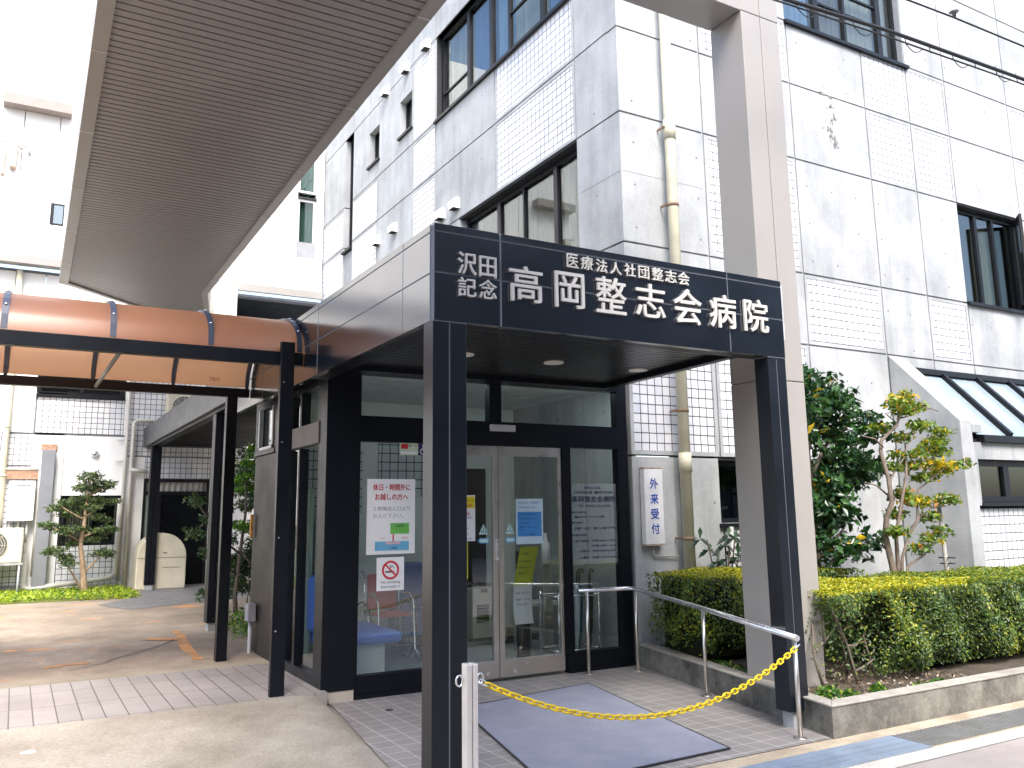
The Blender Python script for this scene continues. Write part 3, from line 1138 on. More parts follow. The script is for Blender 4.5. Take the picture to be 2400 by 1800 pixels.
tubes('downpipe', 'yellowish downpipe at the far left of the rear wall', 'drainpipe', [([(-0.24, RY - 0.09, 0.1), (-0.27, RY - 0.09, 6.2)], 0.055), ([(-0.255, RY - 0.09, 3.2), (-0.255, RY - 0.09, 3.24)], 0.065), ([(-0.25, RY - 0.09, 2.3), (-0.25, RY - 0.09, 2.34)], 0.065)], CREAMP)
GP = plain('grey_cream_pipe', (0.52, 0.50, 0.45), 0.5, 0, 0.12, 5)
tubes('wall_pipe', 'tall cream pipe pair right of the pruned tree on the rear wall', 'drainpipe',
      [([(1.79, RY - 0.07, 0.35), (1.78, RY - 0.07, 4.6)], 0.032), ([(1.90, RY - 0.10, 0.25), (1.90, RY - 0.10, 3.36), (1.95, RY - 0.1, 3.42), (2.6, RY - 0.1, 3.42)], 0.042),
       ([(1.90, RY - 0.1, 0.25), (1.86, RY - 0.14, 0.18), (1.82, RY - 0.14, 0.16)], 0.042), ([(1.86, RY - 0.12, 2.45), (2.2, RY - 0.12, 2.42)], 0.04),
       ([(1.62, RY - 0.05, 2.62), (1.8, RY - 0.05, 2.62)], 0.012), ([(1.62, RY - 0.05, 3.03), (1.8, RY - 0.05, 3.03)], 0.012)], GP)
tubes('ground_pipe', 'insulated pipe running low along the rear wall behind the grass', 'drainpipe',
      [([(0.22, RY - 0.16, 0.9), (0.22, RY - 0.16, 0.34), (0.3, RY - 0.16, 0.28), (1.62, RY - 0.16, 0.42), (1.72, RY - 0.16, 0.5), (1.74, RY - 0.16, 1.9)], 0.05)], GP)
# grey boxed flue with rust stain cap
t = thing('flue_duct', (0.45, RY, 0.3), 'tall grey boxed duct with rusty top beside the water heater', 'duct')
o = MB()
o.box(0.35, 0.57, RY - 0.20, RY - 0.004, 0.3, 2.80)
o.build('casing', plain('mid_grey_metal', (0.20, 0.21, 0.23), 0.45, 0, 0.1, 2), t, 0.004)
o = MB()
o.box(0.33, 0.60, RY - 0.04, RY - 0.003, 2.79, 2.92)
o.build('rust_cap', plain('rust', (0.33, 0.20, 0.13), 0.9, 0, 0.4, 20), t, 0.03)
# gas water heater
t = thing('water_heater', (0.07, RY, 1.4), 'white wall-mounted water heater on a tiled recess at far left', 'water heater')
o = MB()
o.box(-0.14, 0.29, RY - 0.26, RY - 0.006, 1.50, 2.22)
o.build('case', WHITE, t, 0.015)
o = MB()
o.box(-0.02, 0.20, RY - 0.266, RY - 0.261, 2.12, 2.15)
o.build('exhaust_slot', plain('slot_grey', (0.25, 0.26, 0.28), 0.6), t)
o = MB()
o.box(-0.20, 0.33, RY - 0.10, RY - 0.003, 2.26, 2.44)
o.build('rust_band', plain('rust', (0.33, 0.20, 0.13), 0.9, 0, 0.4, 20), t)
o = MB()
for x in (-0.22, 0.34):
    o.tube([(x, RY - 0.1, 0.5), (x, RY - 0.1, 2.44)], 0.022, 8)
o.tube([(-0.22, RY - 0.1, 2.44), (0.34, RY - 0.1, 2.44)], 0.022, 8)
for x in (-0.08, 0.06, 0.2):
    o.tube([(x, RY - 0.14, 1.1), (x, RY - 0.14, 1.5)], 0.02, 8)
o.build('pipework', GP, t)
for x, cc in ((0.0, (0.10, 0.42, 0.50)), (0.11, (0.12, 0.24, 0.50))):
    o = MB()
    o.tube([(x, RY - 0.2, 1.24), (x, RY - 0.2, 1.32)], 0.035, 10)
    o.build('valve', plain('valve_%d' % int(x * 100), cc, 0.4), t)
# outdoor unit


def ac_unit(x, y, z, w, h, d, label, legs=True):
    t = thing('air_conditioner', (x + w / 2, y, z), label, 'air conditioner', 'cream outdoor air conditioning units')
    o = MB()
    o.box(x, x + w, y, y + d, z, z + h)
    o.build('case', CREAM, t, 0.02)
    o = MB()
    cx, cz, r = x + w * 0.42, z + h * 0.5, h * 0.40
    o.disc((cx, cz), r, 1, y - 0.006, y - 0.002)
    o.build('fan_opening', plain('fan_dark', (0.10, 0.10, 0.10), 0.6), t)
    o = MB()
    for k in range(1, 7):
        ring = [(cx + r * k / 6 * math.cos(a), y - 0.012, cz + r * k / 6 * math.sin(a)) for a in [2 * math.pi * q / 24 for q in range(25)]]
        o.tube(ring, 0.004, 5, False)
    for q in range(8):
        a = 2 * math.pi * q / 8
        o.tube([(cx, y - 0.014, cz), (cx + r * math.cos(a), y - 0.014, cz + r * math.sin(a))], 0.004, 5)
    o.build('fan_grille', CREAM, t)
    if legs:
        o = MB()
        for xx in (x + 0.03, x + w - 0.03):
            for yy in (y + 0.02, y + d - 0.02):
                o.tube([(xx, yy, 0.0), (xx, yy, z - 0.002)], 0.018, 8)
        o.box(x - 0.02, x + w + 0.02, y - 0.01, y + 0.03, z - 0.045, z - 0.004)
        o.build('stand', plain('galvanised', (0.50, 0.51, 0.53), 0.4, 0.6), t)
    return t


ac_unit(-0.66, 17.72, 0.78, 0.82, 0.60, 0.3, 'cream outdoor unit on a metal stand below the water heater')
ac_unit(2.46, 17.95, 3.42, 0.75, 0.55, 0.28, 'cream outdoor unit up on the rear wall behind the passage roof', False)
t = thing('vent_hood', (1.24, RY, 2.76), 'small steel dome vent above the pruned courtyard tree', 'vent')
o = MB()
for k in range(6):
    a0 = k * 0.25
o.tube([(1.24, RY - 0.002, 2.76), (1.24, RY - 0.05, 2.76), (1.24, RY - 0.09, 2.755), (1.24, RY - 0.115, 2.75)], [0.075, 0.072, 0.05, 0.01], 14)
o.build('dome', STEEL2, t)
# heating-oil tank
t = thing('oil_tank', (2.45, 17.75, 0), 'cream round-topped oil tank by the back door behind a dark post', 'tank')
o = MB()
prof = [(2.02, 0.21), (2.90, 0.21)]
prof += [(2.46 + 0.44 * math.cos(a), 0.80 + 0.44 * math.sin(a)) for a in [math.pi * k / 20 for k in range(21)]]
o.prism(prof, 1, 17.55, 18.12)
o.build('body', CREAM, t, 0.02)
o = MB()
o.box(2.03, 2.90, 17.542, 17.549, 0.78, 0.79)
o.box(2.48, 2.80, 17.542, 17.549, 0.60, 0.608)
o.box(2.48, 2.55, 17.542, 17.549, 0.86, 0.885)
o.build('seam', plain('seam_grey', (0.2, 0.19, 0.17), 0.7), t)
for x in (2.08, 2.78):
    o = MB()
    o.box(x, x + 0.08, 17.6, 18.05, 0.1, 0.208)
    o.build('foot', plain('foot_grey', (0.18, 0.18, 0.18), 0.8), t)

# ------------------------------------------------------------------ tall taupe porte-cochere roof on its frame
porte = thing('carport_roof', (5.5, 5.2, 0), 'tall taupe metal roof with a slatted soffit carried on a large beige column', 'canopy')
ZR = 5.6
IN = [(2.45, -6.0), (2.58, 7.0), (2.66, 16.0), (3.08, 17.88), (2.05, 17.88), (0.50, 16.29), (0.40, 8.0), (0.24, -6.0)]
OUT = [(2.56, -6.1), (2.69, 7.0), (2.775, 15.97), (3.18, 17.93), (2.03, 17.93), (0.355, 16.32), (0.27, 8.0), (0.10, -6.1)]
o = MB()


def span(poly, y):
    xs_ = []
    n = len(poly)
    for k in range(n):
        (xa, ya), (xb, yb) = poly[k], poly[(k + 1) % n]
        if (ya - y) * (yb - y) < 0:
            xs_.append(xa + (xb - xa) * (y - ya) / (yb - ya))
    return (min(xs_), max(xs_)) if len(xs_) >= 2 else None


y = -6.0
PITCH = 0.105
while y < 17.86:
    ya, yb = y + 0.010, min(y + PITCH - 0.010, 17.87)
    s0, s1 = span(IN, ya + 1e-4), span(IN, yb - 1e-4)
    if s0 and s1:
        a = [(s0[0], ya), (s0[1], ya), (s1[1], yb), (s1[0], yb)]
        o.prism(a, 2, ZR, ZR + 0.012)
    y += PITCH
o.build('soffit', TANS, porte)
o = MB()
o.face([(x, y, ZR + 0.016) for x, y in OUT])
o.build('soffit_gap', plain('soffit_gap_brown', (0.07, 0.062, 0.055), 0.8), porte)
o = MB()
n = len(IN)
for k in range(n):
    k2 = (k + 1) % n
    a, b, c_, d = IN[k], IN[k2], OUT[k2], OUT[k]
    zb = ZR - 0.03
    o.face([(*a, zb), (*b, zb), (*c_, zb), (*d, zb)])
    o.face([(*a, zb), (*b, zb), (*b, ZR + 0.015), (*a, ZR + 0.015)])
    o.face([(*d, zb), (*c_, zb), (*c_, ZR + 0.55), (*d, ZR + 0.55)])
o.face([(x, y, ZR + 0.55) for x, y in OUT])
o.build('fascia', TANF, porte)
o = MB()
for yy in np.arange(-5.0, 16.0, 1.82):
    for poly, sgn in ((0, 1), (1, 1)):
        si, so = span(IN, yy), span(OUT, yy)
        if si and so:
            xa, xb = (si[1], so[1]) if poly == 0 else (so[0], si[0])
            o.box(xa - 0.002, xb + 0.003, yy - 0.006, yy + 0.006, ZR - 0.0325, ZR - 0.0305)
o.build('trim_joint', plain('pale_sealant', (0.62, 0.58, 0.52), 0.6), porte)
# column and transfer beam
CX0, CX1, CY0, CY1, ZB = 5.275, 5.74, 4.98, 5.37, 5.93
o = MB()
mid = (CX0 + CX1) / 2
for (a, b_) in ((CX0, mid - 0.004), (mid + 0.004, CX1)):
    o.box(a, b_, CY0, CY1, 0.05, 2.60)
    o.box(a, b_, CY0, CY1, 2.608, ZB)
    o.box(a, b_, CY0, CY1, ZB + 0.006, 6.4)
colo = o.build('column', TAN, porte, 0.006)
o = MB()
o.box(CX0 + 0.01, CX1 - 0.01, CY0 + 0.008, CY1 - 0.008, 0.0, 6.3)
o.build('column_core', plain('column_joint', (0.17, 0.155, 0.14), 0.7), porte)
o = MB()
o.box(2.0, CX0 - 0.002, CY0, CY1, ZB, ZB + 0.10)
o.box(2.0, CX0 - 0.002, CY0, CY1, ZB + 0.106, 6.4)
o.build('beam', TAN, porte, 0.004)

# ------------------------------------------------------------------ black entrance canopy with the sign
X0, X1, Y0 = 2.10, 5.09, 4.58
ZF0, ZF1 = 2.70, 3.312
can = thing('entrance_canopy', (3.6, 4.6, 0), 'black panelled entrance canopy carrying the white hospital name', 'canopy')
o = MB()
rows = [(2.70, 2.996), (3.004, 3.258), (3.266, 3.312)]
xj = [X0 + 0.004, 2.567, 4.525, X1]
for (za, zb) in rows:
    for a, b_ in zip(xj, xj[1:]):
        o.box(a + (0.005 if a > 2.2 else 0), b_ - (0.005 if b_ < 5 else 0), Y0, Y0 + 0.05, za, zb)
o.build('front_fascia', PANEL, can, 0.0015, 1)
o = MB()
yj = [Y0 + 0.004, 5.06, 6.90, 8.74, 9.95]
for (za, zb) in rows:
    for a, b_ in zip(yj, yj[1:]):
        o.box(X0, X0 + 0.05, a + (0.004 if a > 4.7 else 0.05), b_ - 0.004, za, zb)
o.build('side_fascia', PANEL, can, 0.0015, 1)
o = MB()
o.box(X0 + 0.003, X1 - 0.003, Y0 + 0.003, Y0 + 0.045, 2.705, 3.30)
o.box(X0 + 0.003, X0 + 0.045, Y0 + 0.05, 9.94, 2.705, 3.30)
o.build('fascia_joint', SEAL, can)
o = MB()
RE = [(5.12, 4.63), (5.29, 7.22)]
o.prism([(5.04, 4.632), (5.12, 4.632), (5.29, 7.22), (5.21, 7.22)], 2, 2.80, 3.30)
o.box(X0 + 0.05, 5.04, Y0 + 0.05, Y0 + 0.22, 2.715, 3.28)       # dark return behind the front fascia
o.box(X0 + 0.05, X0 + 0.20, Y0 + 0.22, 7.24, 2.715, 3.28)
o.box(X0 + 0.2, 5.2, 7.10, 7.26, 2.80, 3.28)
o.build('inner_beam', BLACK, can)
o = MB()
o.prism([(5.122, 4.64), (5.17, 4.64), (5.34, 7.22), (5.292, 7.22)], 2, 2.86, 3.30)
o.build('flashing', plain('pale_flashing', (0.55, 0.56, 0.57), 0.4, 0.3), can)
o = MB()
o.box(X0 + 0.05, 5.1, Y0 + 0.05, 7.24, 3.285, 3.30)
o.box(X0 + 0.05, 5.63, 7.24, 10.0, 3.285, 3.30)
o.build('roof', SEAL, can)
o = MB()
yy = Y0 + 0.24
while yy < 7.08:
    o.box(X0 + 0.2, 5.10 + (yy - 4.63) * 0.06, yy, yy + 0.044, 2.85, 2.872)
    yy += 0.066
o.build('soffit', SOFFIT, can)
o = MB()
o.box(X0 + 0.2, 5.25, Y0 + 0.22, 7.1, 2.885, 2.90)
o.build('soffit_backing', plain('soffit_black', (0.006, 0.006, 0.007), 0.9), can)
for x in (3.139, 4.028, 4.966):
    o = MB()
    o.disc((x, 6.24), 0.088, 2, 2.838, 2.849, 28)
    d = o.build('downlight', plain('downlight_lens', (0.70, 0.68, 0.60), 0.4), can)
# posts
for (xa, xb) in ((X0, X0 + 0.225), (4.90, 5.088)):
    o = MB()
    half = (xa + xb) / 2 - 0.003
    o.box(xa, half - 0.002, Y0 + 0.002, Y0 + 0.142, 0.12, 2.692)
    o.box(half + 0.008, xb, Y0 + 0.002, Y0 + 0.142, 0.12, 2.692)
    p = o.build('post', POSTM, can, 0.003)
    o = MB()
    o.box(half - 0.0015, half + 0.0075, Y0 + 0.006, Y0 + 0.138, 0.125, 2.69)
    o.build('joint', SEAL, p)
    o = MB()
    o.box(xa + 0.05, xb - 0.09, Y0 + 0.03, Y0 + 0.13, -0.01, 0.118)
    o.build('footing', CONC_P, p)
    o = MB()
    o.box(xa, xb, Y0 - 0.001, Y0 + 0.138, 2.6925, 2.6985)
    o.build('collar', SEAL, p)

BIG = [('沢', 2.259, 2.388, 3.004, 3.146), ('田', 2.407, 2.529, 3.005, 3.139), ('記', 2.261, 2.384, 2.863, 2.984), ('念', 2.406, 2.530, 2.865, 2.988),
       ('高', 2.623, 2.872, 2.875, 3.113), ('岡', 2.967, 3.201, 2.872, 3.116), ('整', 3.295, 3.550, 2.871, 3.127), ('志', 3.636, 3.895, 2.879, 3.122),
       ('会', 3.973, 4.237, 2.865, 3.126), ('病', 4.315, 4.578, 2.871, 3.124), ('院', 4.660, 4.910, 2.872, 3.127)]
SML = [('医', 3.067, 3.158, 3.154, 3.249), ('療', 3.179, 3.278, 3.154, 3.249), ('法', 3.305, 3.398, 3.152, 3.245), ('人', 3.424, 3.519, 3.154, 3.242), ('社', 3.546, 3.643, 3.155, 3.248),
       ('団', 3.668, 3.761, 3.155, 3.246), ('整', 3.788, 3.887, 3.157, 3.250), ('志', 3.910, 4.011, 3.157, 3.248), ('会', 4.029, 4.132, 3.153, 3.249)]
lettering([(*b_, 0.008) for b_ in BIG], on_front(Y0 - 0.006), 'sign_lettering', LETTER, can, 0.016)
lettering([(*b_, 0.007) for b_ in SML], on_front(Y0 - 0.008), 'sign_lettering', LETTER, can, 0.012)

# covered passage carried on to the back door
pas = thing('covered_passage', (2.3, 14, 0), 'dark flat roof on square posts leading to the back door', 'canopy')
o = MB()
o.box(2.10, 2.16, 9.96, 18.28, 2.90, 3.28)
o.box(2.16, 4.0, 18.2, 18.28, 2.92, 3.26)
o.build('fascia', plain('grey_navy_panel', (0.045, 0.048, 0.053), 0.45), pas)
o = MB()
yy = 10.0
while yy < 18.15:
    o.box(2.16, 4.0, yy, yy + 0.12, 2.95, 2.99)
    yy += 0.15
o.build('soffit', plain('passage_slat', (0.012, 0.012, 0.013), 0.7, 0, 0.1, 3, 0.1), pas)
o = MB()
o.box(2.16, 4.05, 9.96, 18.2, 3.0, 3.24)
o.box(2.16, 2.30, 10.0, 18.2, 2.86, 2.945)
o.build('roof', BLACK, pas)
for yy in (11.42, 17.45):
    o = MB()
    gz = yard_z(yy)
    o.box(2.165, 2.245, yy, yy + 0.2, gz + 0.10, 2.855)
    o.box(2.253, 2.345, yy, yy + 0.2, gz + 0.10, 2.855)
    p = o.build('post', BLACK, pas, 0.004)
    o = MB()
    o.box(2.19, 2.32, yy + 0.02, yy + 0.18, gz - 0.01, gz + 0.099)
    o.build('footing', CONC_P, p)

# ------------------------------------------------------------------ glazed vestibule
VX0, VY, VB = 2.31, 7.27, 9.85
ves = thing('glass_vestibule', (4.0, VY, 0), 'black framed glass entrance vestibule under the canopy', 'vestibule')
o = MB()
o.box(VX0, VX0 + 0.30, VY - 0.02, VY + 0.18, 0.088, 2.84)
o.build('corner_column', BLACK, ves, 0.003)
o = MB()
o.box(VX0 + 0.01, VX0 + 0.29, VY - 0.012, VY + 0.17, -0.01, 0.087)
o.build('footing', plain('beige_stone', (0.42, 0.37, 0.32), 0.7), ves)
fr = MB()
XL, XR = VX0 + 0.30, 5.60
for (x0, x1, z0, z1, dy) in ((XL, XR, 2.80, 2.90, 0), (XL, XR, 2.19, 2.42, -0.004), (XL, 3.50, 0.0, 0.185, 0), (4.80, XR, 0.0, 0.185, 0), (XL, XL + 0.02, 0.185, 2.80, 0),
                             (5.47, XR, 0.185, 2.80, 0), (3.42, 3.50, 0.185, 2.19, 0), (4.765, 4.87, 0.185, 2.19, 0), (3.94, 4.07, 2.42, 2.80, 0)):
    fr.box(x0, x1, VY + dy, VY + 0.10, z0, z1)
fr.box(XL, 3.5, VY - 0.02, VY - 0.001, 0.0, 0.035)
fr.box(4.8, XR, VY - 0.02, VY - 0.001, 0.0, 0.035)
fr.build('frame', BLACK, ves)
g = MB()
for (x0, x1, z0, z1) in ((XL + 0.01, 3.43, 0.18, 2.20), (4.86, 5.48, 0.18, 2.20), (XL + 0.01, 3.95, 2.41, 2.81), (4.06, 5.48, 2.41, 2.81)):
    g.box(x0, x1, VY + 0.045, VY + 0.053, z0, z1)
g.build('pane', GLASS, ves)
# sliding door leaves
for (x0, x1, side) in ((3.50, 4.030, 1), (4.036, 4.762, -1)):
    o = MB()
    y0, y1 = VY + 0.012, VY + 0.05
    o.box(x0, x1, y0, y1, 2.09, 2.186)
    o.box(x0, x1, y0, y1, 0.03, 0.19)
    if side == 1:
        o.box(x1 - 0.055, x1, y0, y1, 0.19, 2.09)
        o.box(x0, x0 + 0.04, y0, y1, 0.19, 2.09)
    else:
        o.box(x0, x0 + 0.055, y0, y1, 0.19, 2.09)
        o.box(x1 - 0.035, x1, y0, y1, 0.19, 2.09)
    dr = o.build('sliding_door', STEEL, ves, 0.003)
    o = MB()
    o.box(x0 + 0.03, x1 - 0.03, VY + 0.028, VY + 0.036, 0.17, 2.11)
    o.build('pane', GLASS, dr)
    if side == 1:
        o = MB()
        o.box(3.995, 4.027, VY - 0.004, VY + 0.011, 1.10, 1.30)
        o.build('handle', STEEL2, dr, 0.004)
    o = MB()
    bx_ = x1 - 0.12 if side == 1 else x0 + 0.16
    o.disc((bx_, 0.075), 0.016, 1, VY + 0.004, VY + 0.0115, 14)
    o.build('bolt', STEEL2, dr)
o = MB()
o.box(3.93, 4.20, VY - 0.055, VY - 0.006, 2.325, 2.388)
o.build('door_sensor', plain('sensor_silver', (0.62, 0.62, 0.63), 0.35, 0.3), ves, 0.006)
# side wall
sw_ = MB()
for (y0, y1, z0, z1, mat) in ((7.45, 8.44, 0.03, 0.20, 0), (7.45, 7.48, 0.2, 2.17, 0), (8.06, 8.10, 0.2, 2.17, 0), (8.41, 8.46, 0.2, 2.17, 0), (7.45, 9.85, 2.70, 2.84, 0), (8.04, 8.09, 2.38, 2.7, 0),
                              (8.40, 9.06, 2.20, 2.70, 0), (9.66, 9.85, 2.20, 2.70, 0), (7.45, 7.5, 2.38, 2.7, 0), (8.46, 9.85, 0.0, 0.10, 0), (7.43, 9.85, 2.84, 2.9, 0)):
    sw_.box(VX0 + (0.0 if z0 < 2.8 else 0.01), VX0 + 0.09, y0, y1, z0, z1)
sw_.build('side_frame', BLACK, ves)
o = MB()
o.box(VX0 - 0.012, VX0 + 0.08, 7.452, 8.45, 2.18, 2.375)
o.build('transom_band', plain('warm_grey_metal', (0.085, 0.08, 0.078), 0.5, 0, 0.1, 4, 0.25), ves, 0.003)
o = MB()
o.box(VX0 - 0.01, VX0 + 0.08, 9.0, 9.85, 2.20, 2.25)
o.build('sill', plain('warm_grey_metal', (0.085, 0.08, 0.078), 0.5, 0, 0.1, 4, 0.25), ves, 0.003)
o = MB()
o.box(VX0 + 0.005, VX0 + 0.08, 8.47, 8.905, 0.10, 2.19)
o.box(VX0 + 0.005, VX0 + 0.08, 8.915, 9.84, 0.10, 2.19)
o.build('metal_panel', plain('brown_black_metal', (0.022, 0.018, 0.017), 0.5, 0, 0.15, 2, 0.18), ves, 0.002)
o = MB()
for (y0, y1, z0, z1) in ((7.48, 8.06, 0.2, 2.17), (8.10, 8.41, 0.2, 2.17), (7.5, 8.0, 2.38, 2.7), (8.12, 8.4, 2.38, 2.7), (9.08, 9.64, 2.27, 2.69)):
    o.box(VX0 + 0.04, VX0 + 0.048, y0 - 0.01, y1 + 0.01, z0 - 0.01, z1 + 0.01)
o.build('pane', GLASS, ves)
o = MB()
for (y0, y1, z0, z1) in ((9.05, 9.09, 2.25, 2.70), (9.63, 9.67, 2.25, 2.70), (9.05, 9.67, 2.25, 2.28)):
    o.box(VX0 - 0.015, VX0 + 0.03, y0, y1, z0, z1)
o.build('window_trim', plain('grey_alloy', (0.34, 0.35, 0.36), 0.4, 0.4), ves)
o = MB()
o.box(VX0 - 0.045, VX0 - 0.015, 9.745, 9.775, 1.31, 1.56)
o.build('handle', plain('amber_handle', (0.62, 0.30, 0.06), 0.4), ves, 0.008)
# interior shell
o = MB()
o.box(VX0 + 0.09, SX, 9.75, 9.84, 0.0, 2.9)
o.build('inner_wall', plain('dim_white_wall', (0.78, 0.81, 0.79), 0.7, 0, 0.06, 2), ves)
for q_ in ((2.9, 3.55, 9.73, 9.749, 1.55, 2.3), (3.75, 4.9, 9.73, 9.749, 1.75, 2.6)):
    MB().box(*q_).build('tile_panel', TILE_F, ves)
o = MB()
o.box(VX0 + 0.09, SX, VY + 0.10, 9.75, 2.88, 2.899)
o.build('ceiling', plain('dim_ceiling', (0.75, 0.78, 0.75), 0.8), ves)
o = MB()
o.box(VX0 + 0.09, SX, VY + 0.10, 9.75, -0.02, 0.012)
o.build('floor', plain('grey_blue_floor', (0.34, 0.37, 0.39), 0.45, 0, 0.15, 3), ves)
o = MB()
o.box(4.35, 5.2, 9.72, 9.748, 0.02, 2.1)
o.build('inner_doorway', plain('brown_door', (0.06, 0.045, 0.035), 0.5), ves)
o = MB()
n = 40
for k in range(n):
    a, b_ = 8.16 + 0.24 * k / n, 8.16 + 0.24 * (k + 1) / n
    xa, xb = VX0 + 0.16 + 0.025 * math.sin(k * 0.9), VX0 + 0.16 + 0.025 * math.sin((k + 1) * 0.9)
    o.face([(xa, a, 0.25), (xb, b_, 0.25), (xb, b_, 1.8), (xa, a, 1.8)])
for k in range(n):
    a, b_ = 2.95 + 0.5 * k / n, 2.95 + 0.5 * (k + 1) / n
    ya, yb = 9.6 + 0.025 * math.sin(k * 1.2), 9.6 + 0.025 * math.sin((k + 1) * 1.2)
    o.face([(a, ya, 0.25), (b_, yb, 0.25), (b_, yb, 1.6), (a, ya, 1.6)])
for (ya, yb) in ((7.5, 8.0), (8.12, 8.4), (9.08, 9.64)):
    o.face([(VX0 + 0.13, ya, 2.25), (VX0 + 0.13, yb, 2.25), (VX0 + 0.13, yb, 2.62), (VX0 + 0.13, ya, 2.62)])
o.build('curtain', CUR_G, ves)
for xl in (3.0, 4.35):
    MB().box(xl, xl + 0.95, 7.42, 7.56, 2.845, 2.878).build('interior_fill_panel', FILL_GLOW, ves)  # added fill panels, out of view behind the header, brighten the interior
# diamond safety wires of the fixed pane
o = MB()
for k in range(-30, 60):
    for s in (1,):
        x = XL + 0.02 + k * 0.03
        p0, p1 = (x, 0.2), (x + 0.9 * s, 0.2 + 0.95)
        pts = []
        for (px, pz) in (p0, p1):
            pts.append([px, pz])
        x_lo, x_hi = XL + 0.02, 3.42
        ta = max(0, (x_lo - p0[0]) / 0.9)
        tb = min(1, (x_hi - p0[0]) / 0.9)
        if tb - ta > 0.02:
            q0 = (p0[0] + 0.9 * ta, 0.2 + 0.95 * ta)
            q1 = (p0[0] + 0.9 * tb, 0.2 + 0.95 * tb)
            o.tube([(q0[0], VY + 0.0545, q0[1]), (q1[0], VY + 0.0545, q1[1])], 0.0013, 4)
o.build('wire_mesh', plain('wire_grey', (0.35, 0.38, 0.38), 0.5), ves)
# consulting-hours lettering on the right-hand pane
INK = plain('black_ink', (0.02, 0.022, 0.03), 0.6)
INKB = plain('navy_ink', (0.03, 0.045, 0.09), 0.6)
yq = VY + 0.043
FILM = bpy.data.materials.new('frosted_film')
FILM.use_nodes = True
nt = FILM.node_tree
tr_ = N(nt, 'ShaderNodeBsdfTransparent')
df_ = nt.nodes['Principled BSDF']
df_.inputs['Base Color'].default_value = (0.62, 0.68, 0.70, 1)
df_.inputs['Roughness'].default_value = 0.6
fm_ = noise(nt, pos(nt), 3.0, 2)
mx_ = N(nt, 'ShaderNodeMixShader')
L(nt, ramp(nt, fm_.outputs[0], [(0.3, (0.13,) * 3), (0.7, (0.19,) * 3)]).outputs[0], mx_.inputs[0])
L(nt, tr_.outputs[0], mx_.inputs[1])
L(nt, df_.outputs[0], mx_.inputs[2])
L(nt, mx_.outputs[0], nt.nodes['Material Output'].inputs['Surface'])
MB().box(4.885, 5.46, VY + 0.0435, VY + 0.0442, 1.02, 1.83).build('hours_film', FILM, ves)
lettering([('医療法人社団', 5.06, 5.26, 1.775, 1.80, 0.025), ('沢田記念 整形外科', 4.93, 5.42, 1.725, 1.755, 0.025), ('高岡整志会病院', 4.90, 5.45, 1.64, 1.705, 0.03), ('TEL (0766) 22-2468', 4.97, 5.38, 1.585, 1.615, 0.025),
           ('■ 診療科目', 4.90, 5.07, 1.53, 1.55, 0.025), ('整形外科  リハビリ科', 4.93, 5.30, 1.48, 1.505, 0.025), ('■ 休診日', 4.90, 5.03, 1.425, 1.445, 0.025), ('日曜・祝日・第二土曜日午後', 4.93, 5.44, 1.365, 1.39, 0.025),
           ('■ 受付時間', 4.90, 5.07, 1.30, 1.32, 0.025), ('月〜金曜日', 4.93, 5.10, 1.24, 1.262, 0.025), ('午前 8:00〜12:00', 5.14, 5.45, 1.24, 1.262, 0.025), ('午後 2:00〜 6:00', 5.14, 5.45, 1.19, 1.212, 0.025),
           ('木曜日', 4.98, 5.10, 1.14, 1.162, 0.025), ('午前 8:00〜12:00', 5.14, 5.45, 1.14, 1.162, 0.025), ('土曜日', 4.98, 5.10, 1.075, 1.097, 0.025), ('午前 7:30〜12:00', 5.14, 5.45, 1.075, 1.097, 0.025)],
          on_front(yq), 'hours_lettering', INKB, ves)

# ------------------------------------------------------------------ notices on the glass
RED = plain('red_ink', (0.62, 0.035, 0.05), 0.6)
GRN = plain('green_ink', (0.16, 0.52, 0.10), 0.6)
CYA = plain('cyan_ink', (0.16, 0.47, 0.72), 0.6)
YEL = plain('yellow_ink', (0.80, 0.66, 0.02), 0.6)
BLU = plain('blue_ink', (0.03, 0.13, 0.50), 0.6)
GREY = plain('grey_ink', (0.33, 0.34, 0.35), 0.6)
YP = VY + 0.040
YD = VY + 0.024


def sheet_on(name, x0, x1, z0, z1, y, mat, label, cat, th=0.003):
    t = thing(name, ((x0 + x1) / 2, y, z0), label, cat)
    o = MB()
    o.box(x0, x1, y - th, y, z0, z1)
    o.build('sheet', mat, t)
    return t


def patch(parent, name, x0, x1, z0, z1, y, mat):
    o = MB()
    o.box(x0, x1, y - 0.0015, y, z0, z1)
    return o.build(name, mat, parent)


t = sheet_on('notice', 2.711, 3.174, 1.194, 1.858, YP, PAPER, 'white holiday notice with red heading and green and blue map', 'notice')
yl = YP - 0.0045
lettering([('休日・時間外に', 2.765, 3.125, 1.755, 1.815, 0.012)], on_front(yl), 'heading_lettering', RED, t)
lettering([('お越しの方へ', 2.785, 3.105, 1.67, 1.728, 0.012)], on_front(yl), 'heading_lettering', RED, t)
lettering([('２病棟出入口より', 2.77, 3.125, 1.575, 1.615), ('お入り下さい。', 2.77, 3.06, 1.51, 1.55)], on_front(yl), 'grey_lettering', GREY, t)
patch(t, 'green_block', 2.935, 3.115, 1.37, 1.465, yl, GRN)
patch(t, 'blue_block', 2.79, 3.115, 1.225, 1.305, yl, CYA)
patch(t, 'red_arrow', 2.957, 2.969, 1.305, 1.37, yl, RED)
patch(t, 'pink_strip', 2.89, 3.03, 1.28, 1.30, yl - 0.002, plain('pink_ink', (0.8, 0.5, 0.52), 0.6))
lettering([('２病棟', 2.99, 3.06, 1.43, 1.45), ('１病棟', 2.93, 3.0, 1.238, 1.256)], on_front(yl - 0.003), 'map_lettering', INK, t)
lettering([('入口', 2.84, 2.88, 1.325, 1.345), ('出口', 3.05, 3.10, 1.325, 1.345)], on_front(yl), 'map_lettering', RED, t)

